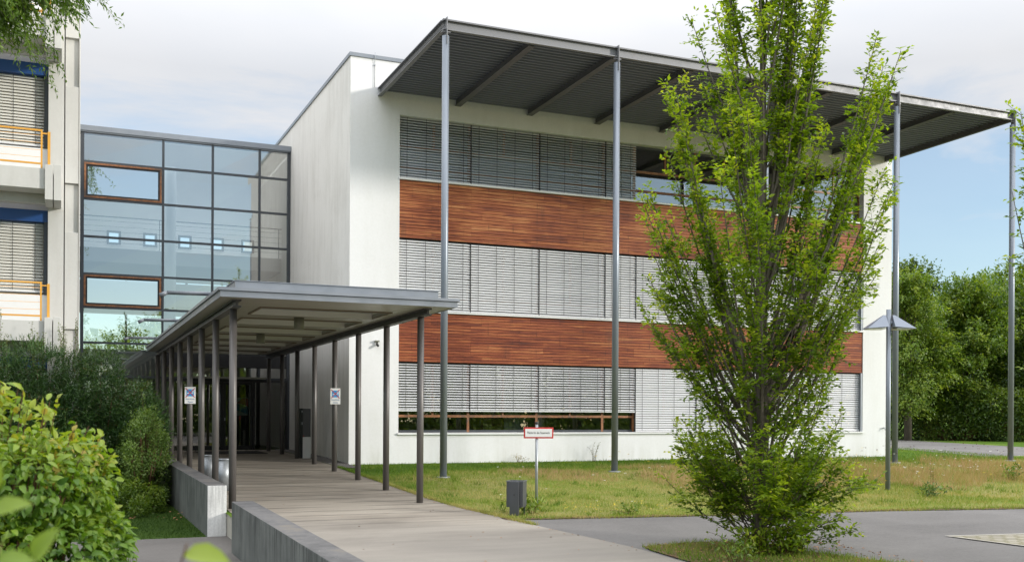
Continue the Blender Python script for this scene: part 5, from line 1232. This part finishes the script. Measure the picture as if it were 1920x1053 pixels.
blades(16000, (7.5, 11.2), (9.4, 13.08), (.03, .11), (.006, .012), lambda x, y: .30 + .35 * patch(x, y), 'blade', "island_grass", "thin grass on the soil round the foreground hornbeam",
       lambda x, y: (x > np.interp(y, IY, IL) - .03) & (x < np.interp(y, IY, IR) + .05) & (patch(x * 2, y * 2) > -.3), lambda x, y: gz0(y) + .02)
# dead leaves on the soil
n = 420; P = np.stack([rng.uniform(7.8, 10.6, n), rng.uniform(10.1, 13.0, n), np.zeros(n)], 1); P[:, 2] = gz0(P[:, 1]) + .034
tag(leaves("fallen_leaves", P, rdir(n) * np.array([1, 1, .15]), np.array([0, 0, 1.]) + rng.normal(0, .3, (n, 3)), rng.uniform(.04, .07, n), rng.uniform(.025, .04, n), rng.uniform(0, 1, n), 'dead', None, 2), "brown fallen leaves on the soil under the hornbeam", "leaves", kind='stuff')
n = 14; P = np.stack([rng.uniform(1.0, 2.3, n), rng.uniform(20.6, 23.0, n), np.full(n, ZL + .05)], 1)
tag(leaves("dead_leaves", P, rdir(n) * np.array([1, 1, .15]), np.array([0, 0, 1.]) + rng.normal(0, .2, (n, 3)), rng.uniform(.07, .14, n), rng.uniform(.04, .07, n), rng.uniform(0, 1, n), 'dead', None, 2), "few dry leaves lying on the dark grass", "leaves", kind='stuff')
n = 110; P = np.stack([rng.uniform(2.75, 6.9, n), rng.uniform(12.5, 26, n), np.zeros(n)], 1); P[n // 2:, 0] = np.array([path_x1(v) for v in P[n // 2:, 1]]) - np.abs(rng.normal(.0, .12, n - n // 2)); P[:, 2] = gz0(P[:, 1]) + .014
tag(leaves("walk_litter", P, rdir(n) * np.array([1, 1, .1]), np.array([0, 0, 1.]) + rng.normal(0, .2, (n, 3)), rng.uniform(.025, .055, n), rng.uniform(.015, .03, n), rng.uniform(0, 1, n), 'dead', None, 2), "scraps of dry leaf blown over the paved walk", "leaves", kind='stuff')
nt = 420; tx_ = rng.uniform(6.9, 26, nt); ty_ = rng.uniform(16.3, 27.6, nt); kk = okl(tx_, ty_); tx_, ty_ = np.repeat(tx_[kk], 26), np.repeat(ty_[kk], 26); n = len(tx_)
tx_ = tx_ + rng.normal(0, .07, n); ty_ = ty_ + rng.normal(0, .07, n); kk = okl(tx_, ty_); tx_, ty_ = tx_[kk], ty_[kk]; n = len(tx_)
tag(leaves("grass_tufts", np.stack([tx_, ty_, gz(tx_, ty_)], 1), np.array([0, 0, 1.]) + rng.normal(0, .5, (n, 3)) * np.array([1, 1, .1]), rdir(n) * np.array([1, 1, .1]), rng.uniform(.06, .15, n), rng.uniform(.007, .014, n), np.clip(.22 + .3 * np.sin(tx_ * 3.1) * np.sin(ty_ * 2.3) + rng.normal(0, .12, n), 0, 1), 'blade', None, 1), "longer tufts scattered through the lawn", "grass", kind='stuff')
# flower heads in the meadow
def heads(n, xr, yr, hr, size, mat, name, label, ok=mead):
    x = rng.uniform(*xr, n); y = rng.uniform(*yr, n); k = ok(x, y); x, y = x[k], y[k]; n = len(x)
    P = np.stack([x, y, gz(x, y) + rng.uniform(*hr, n)], 1); Q = np.repeat(P, 5, 0) + rng.normal(0, size * .5, (n * 5, 3)) * np.array([1, 1, .3]); m = len(Q)
    tag(leaves(name, Q, rdir(m) * np.array([1, 1, .2]), np.array([0, 0, 1.]) + rng.normal(0, .3, (m, 3)), np.full(m, size), np.full(m, size * .8), rng.uniform(0, 1, m), mat, None, 2), label, "flowers", kind='stuff')
heads(420, (13, 29), (18.5, 25), (.2, .42), .028, 'petal', "white_flowers", "small white flowers scattered over the rough grass")
heads(60, (12, 28), (17, 25.5), (.2, .5), .03, 'petal_y', "yellow_flowers", "few yellow flower spikes in the rough grass", okl)
heads(60, (20, 29), (21, 27), (.3, .6), .035, 'seed', "seed_heads", "dark red seed heads standing in the far grass", okl)
heads(26, (8, 15), (17.0, 25.0), (.04, .12), .028, 'petal', "lawn_daisies", "white daisies dotted over the dry lawn", okl)
heads(40, (8.4, 10.5), (16.4, 17.8), (.04, .1), .022, 'petal_y', "yellow_weeds", "small yellow flowers at the asphalt edge near the sign", okl)
# weeds one can tell apart
def weed(x, y, h, nst, seed, label, mat='leaf_sallow', leaf=.06, wl_=.4, sp=.18):
    r = np.random.default_rng(seed); z = float(gz(x, y))
    return shrub("weed_plant", x, y, z, label, "plant", "weeds in the grass", mat, [(r.normal(0, sp), r.normal(0, sp), h * r.uniform(.6, 1.05)) for _ in range(nst)], leaf, wl_, 16, seed, 2, 'twig', .2, .05, .4, .2, .25)
weed(7.72, 17.0, .28, 9, 301, "leafy green weed beside the litter bin", 'leaf_tree', .11, .35)
weed(14.6, 27.7, .55, 6, 302, "tall thin weed against the foot of the white wall", 'leaf_grey', .035, .4)
weed(12.2, 27.75, .22, 8, 303, "dry straw weed tuft at the wall foot", 'stalk', .08, .1)
weed(9.4, 16.35, .16, 8, 304, "low green weed at the asphalt edge right of the sign", 'leaf_tree', .07, .4)
weed(17.4, 17.3, .30, 9, 305, "broad leaved weed in the meadow near the lamp", 'leaf_sallow', .09, .4, .25)
weed(16.4, 20.0, .85, 3, 306, "tall yellow spiked plant left of the lamp pole", 'leaf_sallow', .05, .4, .08)
weed(19.2, 19.0, .70, 3, 307, "tall yellow spiked plant right of the lamp pole", 'leaf_sallow', .05, .4, .08)
weed(22.5, 19.6, .40, 9, 308, "leafy clump in the meadow toward the right edge", 'leaf_tree', .10, .4, .3)
weed(8.05, 11.2, .34, 12, 309, "green weed clump on the soil left of the hornbeam foot", 'leaf_tree', .07, .4, .2)
for i, (dx, dy) in enumerate(((-.28, -.35), (.05, -.55), (.38, -.3))):
    weed(9.06 + dx, 12.13 + dy, .42, 22, 320 + i, ("leafy shoots left of the hornbeam trunk base", "leafy shoots in front of the hornbeam trunk base", "leafy shoots right of the hornbeam trunk base")[i], 'leaf_hornbeam', .08, .5, .22)
for p_ in (): pass
